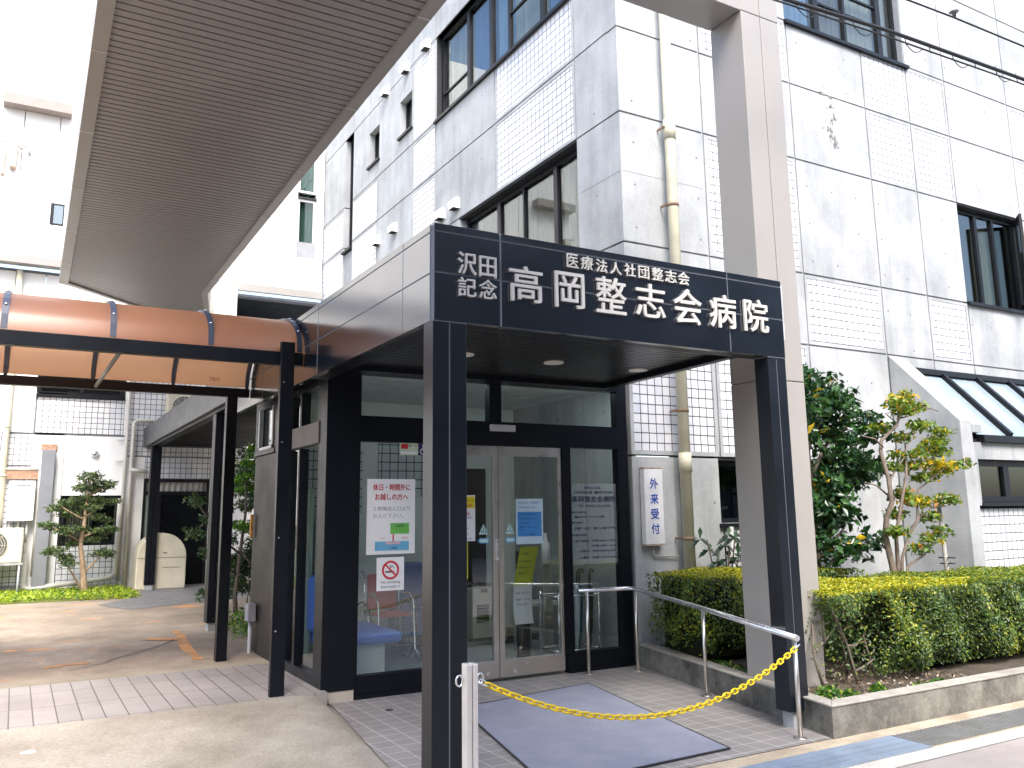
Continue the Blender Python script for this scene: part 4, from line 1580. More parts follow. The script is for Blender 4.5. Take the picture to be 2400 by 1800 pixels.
t = sheet_on('notice', 2.812, 3.072, 0.878, 1.166, YP, PAPER, 'white no smoking sign with red barred circle', 'sign')
o = MB()
cx, cz = 2.942, 1.055
R1, R2 = 0.082, 0.063
for k in range(40):
    a, b_ = 2 * math.pi * k / 40, 2 * math.pi * (k + 1) / 40
    o.face([(cx + R1 * math.cos(a), yl, cz + R1 * math.sin(a)), (cx + R1 * math.cos(b_), yl, cz + R1 * math.sin(b_)), (cx + R2 * math.cos(b_), yl, cz + R2 * math.sin(b_)), (cx + R2 * math.cos(a), yl, cz + R2 * math.sin(a))])
d = 0.0075
q = math.sqrt(0.5)
o.face([(cx - 0.068 * q - d * q, yl - 0.001, cz + 0.068 * q - d * q), (cx + 0.068 * q - d * q, yl - 0.001, cz - 0.068 * q - d * q), (cx + 0.068 * q + d * q, yl - 0.001, cz - 0.068 * q + d * q), (cx - 0.068 * q + d * q, yl - 0.001, cz + 0.068 * q + d * q)])
o.build('barred_circle', RED, t)
o = MB()
o.box(cx - 0.05, cx + 0.02, yl - 0.0005, yl, cz - 0.022, cz - 0.008)
o.box(cx + 0.025, cx + 0.033, yl - 0.0005, yl, cz - 0.022, cz - 0.008)
for k in range(10):
    a = k * 0.5
    o.box(cx + 0.012 + 0.016 * math.cos(a) - 0.003, cx + 0.012 + 0.016 * math.cos(a) + 0.003, yl - 0.0005, yl, cz + 0.018 + k * 0.002 + 0.012 * math.sin(a) - 0.003, cz + 0.018 + k * 0.002 + 0.012 * math.sin(a) + 0.003)
o.build('cigarette', INK, t)
lettering([('No smoking', 2.85, 3.035, 0.935, 0.962), ('敷地内は禁煙です', 2.85, 3.035, 0.90, 0.92)], on_front(yl), 'sign_lettering', INK, t)

t = sheet_on('sticker', 3.021, 3.20, 2.078, 2.188, YP, plain('pale_green_paper', (0.66, 0.78, 0.58), 0.6), 'small parking permit sticker at the top of the fixed pane', 'sticker')
patch(t, 'red_block', 3.03, 3.10, 2.135, 2.18, yl, RED)
patch(t, 'pale_strip', 3.03, 3.19, 2.09, 2.11, yl, PAPER)
lettering([('車いす', 3.105, 3.19, 2.15, 2.178)], on_front(yl), 'sticker_lettering', INK, t)
t = sheet_on('sticker', 3.205, 3.31, 2.078, 2.188, YP, plain('indigo_paper', (0.025, 0.02, 0.12), 0.6), 'dark blue wheelchair symbol sticker beside the parking permit', 'sticker')
o = MB()
for k in range(14):
    a, b_ = -0.6 - k * 0.3, -0.6 - (k + 1) * 0.3
    o.face([(3.25 + r * math.cos(x), yl, 2.115 + r * math.sin(x)) for x, r in ((a, 0.03), (b_, 0.03), (b_, 0.022), (a, 0.022))])
o.box(3.246, 3.254, yl - 0.0006, yl, 2.12, 2.16)
o.box(3.254, 3.275, yl - 0.0006, yl, 2.122, 2.13)
o.disc((3.25, 2.17), 0.009, 1, yl - 0.0006, yl, 12)
o.build('symbol', PAPER, t)

t = sheet_on('notice', 3.535, 3.785, 1.286, 1.713, YD, PAPER, 'white and yellow notice on the left sliding door', 'notice')
yl = YD - 0.0045
patch(t, 'yellow_block', 3.54, 3.78, 1.59, 1.70, yl, YEL)
lettering([('面会禁止のお知らせ', 3.56, 3.765, 1.655, 1.675)], on_front(yl - 0.002), 'notice_lettering', INK, t)
lettering([('感染防止', 3.565, 3.755, 1.605, 1.64, 0.02), ('面会禁止', 3.565, 3.73, 1.525, 1.56, 0.02), ('ご協力下さい', 3.58, 3.72, 1.395, 1.42)], on_front(yl - 0.002), 'notice_lettering', RED, t)
lettering([('とさせて頂きます', 3.56, 3.75, 1.49, 1.512), ('ご理解と', 3.57, 3.69, 1.44, 1.46), ('お願いします', 3.58, 3.72, 1.345, 1.36), ('病院長', 3.62, 3.75, 1.30, 1.315)], on_front(yl - 0.002), 'notice_lettering', BLU, t)
t = sheet_on('notice', 3.60, 3.707, 0.945, 1.280, YD, plain('lime_paper', (0.58, 0.60, 0.03), 0.6), 'narrow lime yellow strip below the notice on the left door', 'notice')
t = sheet_on('notice', 4.232, 4.541, 1.243, 1.677, YD, plain('pale_blue_paper', (0.62, 0.76, 0.82), 0.6), 'pale poster with a big blue text block on the right sliding door', 'notice')
patch(t, 'blue_block', 4.248, 4.520, 1.315, 1.55, yl, plain('azure_ink', (0.07, 0.30, 0.68), 0.6))
lettering([('お知らせ  診療案内', 4.26, 4.50, 1.63, 1.65), ('外来診療のご案内', 4.26, 4.46, 1.585, 1.60)], on_front(yl), 'notice_lettering', BLU, t)
lettering([('受付にて体温を測定', 4.265, 4.47, 1.515, 1.535), ('発熱や咳の症状', 4.265, 4.46, 1.475, 1.495), ('のある方は', 4.265, 4.40, 1.435, 1.455), ('職員にお申し出', 4.265, 4.46, 1.395, 1.415), ('下さい', 4.265, 4.33, 1.36, 1.38), ('マスク着用', 4.265, 4.44, 1.325, 1.345)], on_front(yl - 0.003), 'notice_lettering', plain('deep_blue_ink', (0.02, 0.08, 0.3), 0.6), t)
for (x0, x1, side, lb) in ((3.825, 3.925, 1, 'left'), (4.114, 4.211, -1, 'right')):
    t = thing('sticker', ((x0 + x1) / 2, YD, 1.34), 'triangular caution sticker on the %s sliding door' % lb, 'sticker')
    o = MB()
    xm = (x0 + x1) / 2
    o.prism([(x0, 1.345), (x1, 1.345), (xm, 1.44)], 1, YD - 0.003, YD)
    o.build('triangle', plain('pale_cyan_film', (0.62, 0.80, 0.78), 0.5), t)
    o = MB()
    o.box(xm - 0.004, xm + 0.004, YD - 0.0045, YD - 0.0035, 1.358, 1.415)
    o.prism([(xm - 0.03, 1.36), (xm - 0.012, 1.36), (xm - 0.02, 1.385)], 1, YD - 0.0045, YD - 0.0035)
    o.prism([(xm + 0.012, 1.36), (xm + 0.03, 1.36), (xm + 0.02, 1.385)], 1, YD - 0.0045, YD - 0.0035)
    o.build('mark', plain('teal_ink', (0.05, 0.22, 0.22), 0.6), t)
    t = thing('sticker', (xm, YD, 1.26), 'pale blue arrow sticker under the caution triangle on the %s door' % lb, 'sticker')
    o = MB()
    if side == 1:
        o.prism([(x0 - 0.012, 1.286), (x0 + 0.012, 1.31), (x1 + 0.008, 1.31), (x1 + 0.008, 1.262), (x0 + 0.012, 1.262)], 1, YD - 0.003, YD)
    else:
        o.prism([(x1 + 0.02, 1.286), (x1 - 0.005, 1.31), (x0 + 0.004, 1.31), (x0 + 0.004, 1.262), (x1 - 0.005, 1.262)], 1, YD - 0.003, YD)
    o.build('arrow', CYA, t)
    o = MB()
    o.box(x0 + 0.012, x1 - 0.005, YD - 0.0045, YD - 0.0035, 1.272, 1.30)
    o.build('label', plain('pale_cyan_film', (0.62, 0.80, 0.78), 0.5), t)

# ------------------------------------------------------------------ inside the vestibule
BLUE = plain('blue_vinyl', (0.05, 0.17, 0.68), 0.4, 0, 0.12, 3)
t = thing('bench', (2.9, 8.3, 0), 'blue vinyl waiting bench inside the glass by the left pane', 'bench')
o = MB()
o.box(2.50, 3.25, 7.75, 8.75, 0.36, 0.46)
o.build('seat', BLUE, t, 0.03)
o = MB()
o.box(2.46, 2.58, 7.75, 8.95, 0.47, 0.98)
o.build('backrest', BLUE, t, 0.04)
o = MB()
for yy in (7.72, 8.80):
    o.box(2.58, 3.1, yy + 0.1, yy + 0.18, 0.012, 0.359)
o.build('leg', WHITE, t)
t = thing('wheelchair', (3.57, 8.9, 0), 'folding wheelchair with a red seat behind the left pane', 'wheelchair')
o = MB()
o.box(3.40, 3.74, 8.72, 9.10, 0.47, 0.50)
o.build('seat', plain('red_vinyl', (0.50, 0.035, 0.02), 0.5), t, 0.01)
o = MB()
o.box(3.40, 3.74, 9.10, 9.125, 0.52, 0.90)
o.build('backrest', plain('red_vinyl', (0.50, 0.035, 0.02), 0.5), t, 0.01)
o = MB()
for x in (3.37, 3.77):
    o.tube([(x, 9.22, 0.92), (x, 9.12, 0.92), (x, 9.11, 0.55), (x, 9.05, 0.30)], 0.012, 8)
    o.tube([(x, 9.10, 0.70), (x, 8.80, 0.70), (x, 8.70, 0.62), (x, 8.66, 0.15), (x, 8.55, 0.10)], 0.011, 8)
    o.tube([(x, 9.08, 0.48), (x, 8.68, 0.48)], 0.011, 8)
o.build('frame', STEEL2, t)
for x in (3.32, 3.82):
    o = MB()
    o.tube([(x, 9.02 + 0.30 * math.cos(a), 0.315 + 0.30 * math.sin(a)) for a in [2 * math.pi * q / 28 for q in range(29)]], 0.013, 6, False)
    w_ = o.build('wheel', plain('tyre_black', (0.02, 0.02, 0.02), 0.7), t)
    o = MB()
    for q in range(10):
        a = 2 * math.pi * q / 10
        o.tube([(x, 9.02, 0.315), (x, 9.02 + 0.29 * math.cos(a), 0.315 + 0.29 * math.sin(a))], 0.003, 4)
    o.tube([(x - 0.02, 9.02 + 0.26 * math.cos(a), 0.315 + 0.26 * math.sin(a)) for a in [2 * math.pi * q / 28 for q in range(29)]], 0.008, 6, False)
    o.build('rim', STEEL2, w_)
    o = MB()
    o.tube([(x, 8.66 + 0.07 * math.cos(a), 0.085 + 0.07 * math.sin(a)) for a in [2 * math.pi * q / 16 for q in range(17)]], 0.012, 6, False)
    o.build('caster', plain('tyre_black', (0.02, 0.02, 0.02), 0.7), t)
t = thing('sofa', (3.75, 10.1, 0), 'blue high-backed seat against the inner wall', 'seat')
o = MB()
o.box(3.85, 4.25, 9.15, 9.65, 0.2, 0.46)
o.box(3.85, 4.25, 9.5, 9.7, 0.46, 0.98)
o.build('upholstery', plain('navy_vinyl', (0.02, 0.05, 0.26), 0.4), t, 0.03)
o = MB()
o.box(3.88, 4.22, 9.2, 9.6, 0.012, 0.199)
o.build('base', DARK, t)
t = thing('stove', (4.97, 9.3, 0), 'white fan heater with dark louvres seen through the doors', 'heater')
o = MB()
o.box(4.74, 5.20, 9.2, 9.5, 0.04, 0.66)
o.build('case', plain('heater_white', (0.72, 0.69, 0.60), 0.4), t, 0.015)
o = MB()
for k in range(6):
    o.box(4.79, 4.95, 9.19, 9.199, 0.28 + k * 0.035, 0.305 + k * 0.035)
    o.box(4.99, 5.15, 9.19, 9.199, 0.28 + k * 0.035, 0.305 + k * 0.035)
o.box(4.85, 4.93, 9.19, 9.199, 0.62, 0.66)
o.build('louvre', INK, t)
t = thing('sign_stand', (4.45, 7.75, 0), 'black floor stand holding a long yellow and white notice', 'sign stand')
o = MB()
o.box(4.42, 4.72, 7.66, 7.98, 0.013, 0.03)
o.box(4.55, 4.68, 7.80, 7.86, 0.03, 1.15)
o.build('stand', plain('stand_black', (0.012, 0.012, 0.013), 0.4), t)
o = MB()
zs = jt(0.45, 1.20, 8)
cv = [0.0, -0.012, -0.02, -0.02, -0.01, 0.005, 0.03, 0.055, 0.08]
for k in range(8):
    o.mi = 0 if k < 4 else 1
    o.face([(4.385 + cv[k] * 0.9, 7.60, zs[k]), (4.60 + cv[k] * 0.9, 7.60, zs[k]), (4.60 + cv[k + 1] * 0.9, 7.60, zs[k + 1]), (4.385 + cv[k + 1] * 0.9, 7.60, zs[k + 1])])
o.build('poster', [PAPER, plain('lime_paper', (0.58, 0.60, 0.03), 0.6)], t)
lettering([('お願い', 4.478, 4.578, 1.12, 1.145), ('体温測定', 4.428, 4.578, 1.05, 1.07), ('手指消毒とマスク', 4.408, 4.588, 0.99, 1.01), ('の着用を', 4.408, 4.508, 0.93, 0.95), ('お願い致します', 4.388, 4.568, 0.74, 0.76), ('発熱・せき', 4.398, 4.558, 0.68, 0.70), ('のある方', 4.398, 4.528, 0.63, 0.65)], on_front(7.597), 'poster_lettering', INK, t)
t = thing('sanitiser_stand', (5.06, 8.1, 0), 'beige hand sanitiser stand with white bottle right of the doors', 'dispenser')
o = MB()
o.box(5.0, 5.12, 8.05, 8.15, 0.03, 0.98)
o.box(4.93, 5.19, 7.97, 8.23, 0.013, 0.03)
o.build('stand', plain('stand_beige', (0.42, 0.40, 0.36), 0.5), t, 0.006)
o = MB()
o.tube([(5.06, 8.08, 0.985), (5.06, 8.08, 1.2), (5.06, 8.08, 1.24), (5.06, 8.08, 1.3)], [0.05, 0.05, 0.02, 0.015], 14)
o.box(5.0, 5.07, 8.07, 8.09, 1.3, 1.32)
o.build('bottle', WHITE, t)
t = thing('umbrella_rack', (5.15, 7.75, 0), 'steel umbrella rack with folded dark umbrellas behind the right pane', 'umbrella stand')
o = MB()
for z in (0.14, 0.68):
    for yy in (7.62, 7.98):
        o.tube([(4.92, yy, z), (5.42, yy, z)], 0.012, 8)
    for x in (4.92, 5.42):
        o.tube([(x, 7.62, z), (x, 7.98, z)], 0.012, 8)
for x in (4.92, 5.42):
    for yy in (7.62, 7.98):
        o.tube([(x, yy, 0.012), (x, yy, 0.72)], 0.014, 8)
o.build('rack', STEEL2, t)
UC = [(0.02, 0.03, 0.09), (0.02, 0.02, 0.02), (0.25, 0.03, 0.03), (0.45, 0.5, 0.52), (0.02, 0.12, 0.16), (0.03, 0.03, 0.03)]
for k, uc in enumerate(UC):
    ut = thing('umbrella', (5.0 + k * 0.075, 7.8, 0.05), ('navy', 'black', 'dark red', 'clear grey', 'teal', 'charcoal')[k] + ' folded umbrella in the steel rack behind the right pane', 'umbrella', 'umbrellas in the rack')
    x = 5.0 + k * 0.072
    yy = 7.72 + 0.15 * ((k * 37) % 5) / 5
    o = MB()
    o.tube([(x, yy, 0.05), (x + 0.01, yy, 0.3), (x + 0.015, yy, 0.72), (x + 0.018, yy, 0.78)], [0.008, 0.025, 0.042, 0.012], 10)
    o.build('canopy', plain('umbrella_cloth_%d' % k, uc, 0.7), ut)
    o = MB()
    o.tube([(x + 0.018, yy, 0.78), (x + 0.02, yy, 0.9), (x + 0.035, yy, 0.94), (x + 0.06, yy, 0.935), (x + 0.07, yy, 0.90)], 0.01, 8)
    o.build('handle', plain('umbrella_handle', (0.10, 0.07, 0.05), 0.4), ut)
t = thing('side_table', (5.2, 8.5, 0), 'small pale table on thin steel legs inside the doors', 'table')
o = MB()
o.box(5.0, 5.45, 8.35, 8.75, 0.52, 0.55)
o.build('tabletop', WHITE, t)
o = MB()
for (x, yy) in ((5.03, 8.38), (5.42, 8.38), (5.03, 8.72), (5.42, 8.72)):
    o.tube([(x, yy, 0.012), (x, yy, 0.52)], 0.011, 8)
o.build('leg', STEEL2, t)
o = MB()
o.tube([(5.3, 8.5, 0.55), (5.3, 8.5, 0.68), (5.29, 8.49, 0.78)], [0.06, 0.05, 0.02], 10)
tag(o.build('potted_ornament', plain('dark_pot', (0.05, 0.06, 0.05), 0.5)), 'dark ornament standing on the pale side table', 'ornament')

# ------------------------------------------------------------------ outpatient sign on the concrete wall
t = thing('wall_sign', (5.84, FY, 1.2), 'white vertical outpatient reception sign with blue lettering', 'sign')
o = MB()
o.box(5.725, 5.975, FY - 0.085, FY - 0.01, 1.20, 1.985)
o.build('panel', plain('sign_white', (0.78, 0.78, 0.79), 0.35), t, 0.008)
o = MB()
o.box(5.722, 5.978, FY - 0.087, FY - 0.01, 1.987, 1.999)
o.box(5.722, 5.978, FY - 0.087, FY - 0.01, 1.186, 1.198)
o.build('trim', plain('rusty_trim', (0.40, 0.31, 0.24), 0.6, 0, 0.3, 20), t)
zc = [1.83, 1.67, 1.515, 1.36]
lettering([(ch, 5.795, 5.905, z - 0.056, z + 0.056, 0.02) for ch, z in zip('外来受付', zc)], on_front(FY - 0.087), 'sign_lettering', plain('sign_blue', (0.02, 0.07, 0.42), 0.5), t)
tubes('conduit', 'thin grey cable conduit below the outpatient sign', 'conduit', [([(5.86, FY - 0.03, 1.17), (5.86, FY - 0.03, 1.10), (5.88, FY - 0.03, 1.08), (6.2, FY - 0.03, 1.06)], 0.009)], plain('grey_pipe', (0.4, 0.38, 0.35), 0.6))

# ------------------------------------------------------------------ arched orange walkway roof
arc = thing('walkway_roof', (1.0, 8.9, 0), 'arched translucent orange walkway roof on dark posts at the left', 'canopy')
YA, YBk, XE = 7.81, 9.95, 2.245
o = MB()
o.box(-7, XE + 0.0, YA, YA + 0.09, 2.925, 3.045)
o.box(-7, XE + 0.0, YBk, YBk + 0.09, 2.89, 2.985)
o.build('beam', BLACK, arc, 0.004)
NA = 18
prof = []
for k in range(NA + 1):
    a = math.pi * k / NA
    yy = (YA + YBk + 0.09) / 2 - (YBk - YA) / 2 * math.cos(a)
    prof.append((yy, 3.045 + 0.50 * math.sin(a) ** 0.8 - 0.04 * k / NA))
ORANGE = bpy.data.materials.new('bronze_polycarbonate')
ORANGE.use_nodes = True
nt = ORANGE.node_tree
bs = nt.nodes['Principled BSDF']
nz = noise(nt, pos(nt), 2.0, 5, 0.6)
cr = ramp(nt, nz.outputs[0], [(0.3, (0.20, 0.115, 0.09)), (0.7, (0.26, 0.15, 0.115))])
L(nt, cr.outputs[0], bs.inputs['Base Color'])
bs.inputs['Roughness'].default_value = 0.33
bs.inputs['IOR'].default_value = 1.9
tl_ = N(nt, 'ShaderNodeBsdfTranslucent')
tl_.inputs[0].default_value = (1.0, 0.52, 0.26, 1)
mxs = N(nt, 'ShaderNodeMixShader')
mxs.inputs[0].default_value = 0.52
L(nt, bs.outputs[0], mxs.inputs[1])
L(nt, tl_.outputs[0], mxs.inputs[2])
L(nt, mxs.outputs[0], nt.nodes['Material Output'].inputs['Surface'])
o = MB()
for (ya, za), (yb, zb) in zip(prof, prof[1:]):
    o.face([(-7, ya, za), (XE, ya, za), (XE, yb, zb), (-7, yb, zb)])
bmesh.ops.remove_doubles(o.bm, verts=o.bm.verts, dist=1e-5)
ro = o.build('roof_panel', ORANGE, arc, smooth=True)
RIBM = plain('slate_rib', (0.045, 0.055, 0.085), 0.4)
for k, x in enumerate([XE - 0.025 - 0.805 * i for i in range(12)]):
    o = MB()
    for (ya, za), (yb, zb) in zip(prof, prof[1:]):
        o.face([(x - 0.025, ya, za + 0.02), (x + 0.025, ya, za + 0.02), (x + 0.025, yb, zb + 0.02), (x - 0.025, yb, zb + 0.02)])
        o.face([(x - 0.018, ya, za - 0.045), (x + 0.018, ya, za - 0.045), (x + 0.018, yb, zb - 0.045), (x - 0.018, yb, zb - 0.045)])
        for s in (-1, 1):
            o.face([(x + s * 0.022, ya, za - 0.045), (x + s * 0.022, ya, za + 0.02), (x + s * 0.022, yb, zb + 0.02), (x + s * 0.022, yb, zb - 0.045)])
    rb = o.build('rib', RIBM, arc)
    o = MB()
    for q in (2, 5, 8):
        yy, zz = prof[q]
        o.tube([(x, yy, zz + 0.018), (x, yy, zz + 0.032)], 0.012, 8)
    o.build('bolt', STEEL2, rb)
for sgn, (xa, xb) in enumerate(((0.68, 0.62), (-2.6, -2.7))):
    o = MB()
    o.tube([(xa, YA + 0.09, 2.95), (xb + 0.02, YBk, 2.92)], 0.022, 6)
    o.build('brace', plain('brace_grey', (0.16, 0.16, 0.15), 0.5), arc)
for (x0, x1, yy, zt) in ((2.02, 2.145, 7.745, 3.13), (1.99, 2.105, 9.90, 2.885), (-4.0, -3.87, 7.745, 3.13), (-4.0, -3.87, 9.90, 2.885)):
    o = MB()
    o.box(x0, x1, yy, yy + 0.062 if zt > 3 else yy + 0.11, 0.0, zt)
    p = o.build('post', BLACK, arc, 0.004)
    if zt > 3:
        o = MB()
        for z in (0.55, 1.35, 2.2, 2.75):
            o.disc((x0 + 0.03, z), 0.008, 1, yy - 0.008, yy + 0.001, 10)
        o.build('bolt', STEEL2, p)
ARC_LAST = True
lettering([('790Y', 1.78, 1.90, 3.03, 3.075)], lambda u, v, d: (u, 9.92 - (v - 3.03) * 0.2 - 0.02, v + 0.012), 'stamp_lettering', plain('stamp_brown', (0.16, 0.06, 0.04), 0.7), arc)

# the walkway stands on ground about 0.11 m above the porch, a little nearer than a level yard would put it
S_ = 0.93


def pull(o, about):
    """move a thing and its parts nearer to the measuring point, keeping real proportions"""
    b0 = Vector(o.location)
    o.location = Vector((b0.x * S_, b0.y * S_, 1.55 + (b0.z - 1.55) * S_))
    for ch in o.children_recursive:
        if ch.type == 'MESH':
            ch.data.transform(Matrix.Scale(S_, 4))


pull(arc, None)

# service box and conduit on the vestibule side
t = thing('junction_box', (2.26, 9.62, 0.5), 'grey junction box with bent conduit at the vestibule side', 'junction box')
o = MB()
o.box(2.22, 2.305, 9.5, 9.66, 0.44, 0.62)
o.build('box', plain('box_grey', (0.26, 0.26, 0.30), 0.5), t, 0.006)
o = MB()
o.tube([(2.265, 9.58, 0.44), (2.265, 9.58, 0.12), (2.25, 9.57, 0.07), (2.21, 9.55, 0.045), (2.15, 9.55, 0.04), (2.12, 9.60, 0.05)], 0.02, 10)
o.build('conduit', plain('conduit_grey', (0.42, 0.42, 0.45), 0.5), t)

# ------------------------------------------------------------------ planter, soil, kerb
t = thing('planter', (5.0, 4.3, 0), 'low weathered concrete planter kerb round the hedges', 'planter')
KA, KB, KC = (4.97, 4.28), (5.62, 7.2), (30.0, 4.28)
o = MB()
o.prism([(4.97, 4.28), (5.11, 4.40), (5.76, 7.24), (5.62, 7.24)], 2, -0.02, 0.20)
o.prism([(4.97, 4.28), (30, 4.28), (30, 4.40), (5.11, 4.40)], 2, -0.02, 0.20)
KM = ground_mat('weathered_kerb', [(0.33, (0.05, 0.048, 0.043)), (0.48, (0.145, 0.137, 0.118)), (0.66, (0.26, 0.245, 0.21))], 2.6, 40)
o.build('kerb_wall', KM, t)
o = MB()
o.prism([(4.962, 4.272), (5.125, 4.41), (5.775, 7.245), (5.612, 7.245)], 2, 0.201, 0.216)
o.prism([(4.962, 4.272), (30, 4.272), (30, 4.41), (5.125, 4.41)], 2, 0.2012, 0.2162)
o.build('coping', ground_mat('kerb_top', [(0.3, (0.22, 0.20, 0.17)), (0.7, (0.42, 0.39, 0.34))], 2.5, 60), t, 0.006)
o = MB()
o.face([(5.10, 4.39, 0.165), (30, 4.39, 0.165), (30, 7.26, 0.165), (5.76, 7.26, 0.165)])
bmesh.ops.subdivide_edges(o.bm, edges=o.bm.edges, cuts=6)
o.build('soil', ground_mat('planter_soil', [(0.3, (0.035, 0.026, 0.018)), (0.6, (0.09, 0.07, 0.05)), (0.72, (0.16, 0.13, 0.10))], 5, 50), t)

# leaf litter and small weeds as ground cover
LG = leaf_mat('weed_green', (0.055, 0.16, 0.022))
LY = leaf_mat('lime_green', (0.26, 0.36, 0.03))
LBR = leaf_mat('dead_leaf', (0.16, 0.11, 0.07), 0.05, 0.8)
rg = np.random.default_rng(3)
pts = np.column_stack([rg.uniform(5.2, 7.0, 900), rg.uniform(4.42, 5.4, 900), rg.uniform(0.17, 0.19, 900)])
o = leaves('leaf_litter', pts, 0.035, [LBR, plain('pale_litter', (0.42, 0.36, 0.30), 0.9)], [3, 1], None, 5, 0.5, 1.2)
tag(o, 'dry brown leaf litter on the planter soil', 'leaf litter', kind='stuff')
cl = [clump(rg, (5.33, 4.62, 0.20), (0.12, 0.10, 0.06), 160), clump(rg, (5.42, 4.5, 0.2), (0.09, 0.05, 0.04), 110), clump(rg, (5.75, 4.5, 0.2), (0.08, 0.05, 0.05), 110), clump(rg, (6.3, 4.46, 0.19), (0.3, 0.04, 0.03), 90),
      np.column_stack([rg.uniform(5.25, 5.75, 260), rg.uniform(5.3, 7.1, 260), rg.uniform(0.17, 0.21, 260)])]
cl[-1][:, 0] = 5.22 + (cl[-1][:, 1] - 4.6) * 0.225 + rg.uniform(0, 0.14, 260)
o = leaves('weeds', np.concatenate(cl), 0.045, [LG, LY], [3, 1], None, 8, 0.45, 0.5)
tag(o, 'small green weeds sprouting along the planter kerb', 'weeds', kind='stuff')

# ------------------------------------------------------------------ hedges
H1 = leaf_mat('hedge_dark', (0.042, 0.082, 0.022), 0.2)
H2 = leaf_mat('hedge_mid', (0.085, 0.15, 0.024), 0.25)
H3 = leaf_mat('hedge_yellow', (0.50, 0.46, 0.03), 0.35)
H4 = leaf_mat('hedge_olive', (0.24, 0.27, 0.022), 0.3)


def box_hedge(parent, poly, z0, z1, n_side, n_top, seed, hollow=None, ysun=0.5):
    """leaves over the skin of a clipped hedge with an uneven surface; dense twig core inside"""
    rg = np.random.default_rng(seed)
    P, D, lay = [], [], []
    poly = np.array(poly, float)
    cen = poly.mean(0)
    m = len(poly)
    per = [np.linalg.norm(poly[(k + 1) % m] - poly[k]) for k in range(m)]
    for k in range(m):
        a, b_ = poly[k], poly[(k + 1) % m]
        nn = int(n_side * per[k] / sum(per))
        tt = rg.uniform(0, 1, nn)
        zz = z0 + (z1 - z0) * rg.uniform(0, 1, nn) ** 0.85
        nrm = np.array([b_[1] - a[1], a[0] - b_[0]])
        nrm /= np.linalg.norm(nrm)
        if np.dot(nrm, (a + b_) / 2 - cen) < 0:
            nrm = -nrm
        bulge = 0.045 * np.sin(tt * per[k] * 4.1 + seed) * np.cos(zz * 6 + seed) + 0.035 * np.sin(tt * per[k] * 11 + zz * 9)
        inset = -rg.exponential(0.035, nn) + 0.02 + bulge - 0.10 * np.clip((z0 + 0.18 - zz) / 0.18, 0, 1)
        xy = a + (b_ - a) * tt[:, None] + nrm * inset[:, None]
        P.append(np.column_stack([xy, zz]))
        D.append(np.tile([nrm[0], nrm[1], 0.25], (nn, 1)))
        lay.append(np.zeros(nn))
    # top
    mn, mx = poly.min(0), poly.max(0)
    tt = rg.uniform(mn, mx, (n_top * 3, 2))
    def inside(q):
        r = np.zeros(len(q), bool)
        for k in range(m):
            a, b_ = poly[k], poly[(k + 1) % m]
            c_ = ((a[1] > q[:, 1]) != (b_[1] > q[:, 1])) & (q[:, 0] < (b_[0] - a[0]) * (q[:, 1] - a[1]) / (b_[1] - a[1] + 1e-12) + a[0])
            r ^= c_
        return r
    tt = tt[inside(tt)][:n_top]
    zz = z1 + 0.02 * np.sin(tt[:, 0] * 5 + seed) * np.cos(tt[:, 1] * 6) - rg.exponential(0.02, len(tt)) + 0.018
    P.append(np.column_stack([tt, zz]))
    D.append(np.tile([0, 0, 1.0], (len(tt), 1)))
    lay.append(np.ones(len(tt)))
    P, D, lay = np.concatenate(P), np.concatenate(D), np.concatenate(lay)
    if hollow is not None:
        keep = hollow(P, rg)
        P, D, lay = P[keep], D[keep], lay[keep]
    patch_ = np.sin(P[:, 0] * 3.1 + 1.3) * np.sin(P[:, 0] * 1.7 + P[:, 2] * 4.0) + 0.35 * rg.normal(size=len(P))
    new = (lay > 0.5) | (patch_ > 0.30)
    yel = (lay > 0.5) & (P[:, 0] < 7.3 + 0.5 * np.sin(P[:, 1] * 4)) & (rg.uniform(0, 1, len(P)) < 0.85)
    a = leaves('foliage', P[~new & ~yel], 0.032, [H1, H2, H4], [5, 4, 1], parent, seed, 0.5, 0.1, D[~new & ~yel])
    a2 = leaves('new_growth', P[new & ~yel], 0.032, [H2, H4, H3], [5, 4, 0.7], parent, seed + 1, 0.5, 0.2, D[new & ~yel])
    a2['label'] = 'olive new growth on the clipped hedge'
    if yel.sum() > 50:
        a3 = leaves('yellow_top', P[yel], 0.032, [H4, H3], [2, 4], parent, seed + 2, 0.5, 0.3, D[yel])
        a3['label'] = 'bright yellow-green top of the clipped hedge'
    return a


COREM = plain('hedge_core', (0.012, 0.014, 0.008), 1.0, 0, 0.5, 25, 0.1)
hl = thing('hedge', (5.9, 6.2, 0.17), 'dark green hedge between the handrail and the concrete wall', 'hedge', 'clipped hedges in the planter')
PL = [(5.42, 6.05), (5.62, 6.98), (7.6, 7.0), (7.6, 6.05)]
box_hedge(hl, PL, 0.26, 0.93, 17000, 7500, 11)
o = MB()
o.prism([(5.52, 6.16), (5.70, 6.9), (7.5, 6.9), (7.5, 6.16)], 2, 0.22, 0.86)
o.build('twig_core', COREM, hl)
hr = thing('hedge', (7.0, 5.1, 0.17), 'bright yellow-topped hedge right of the beige column', 'hedge', 'clipped hedges in the planter')
PR = [(5.55, 4.72), (13.0, 4.66), (13.0, 5.62), (5.75, 5.80)]


def hol(P, rg):
    # bare lower corner at the column end of the hedge
    d = (P[:, 0] - 5.5) / 0.62
    low = P[:, 2] < 0.80 - 0.10 * np.sin(P[:, 0] * 9)
    bare = (d < 1.0 - 0.25 * np.clip((0.3 - P[:, 2]) / 0.3, -1, 1)) & low & (P[:, 1] < 5.6)
    return ~(bare & (rg.uniform(0, 1, len(P)) < 0.93))


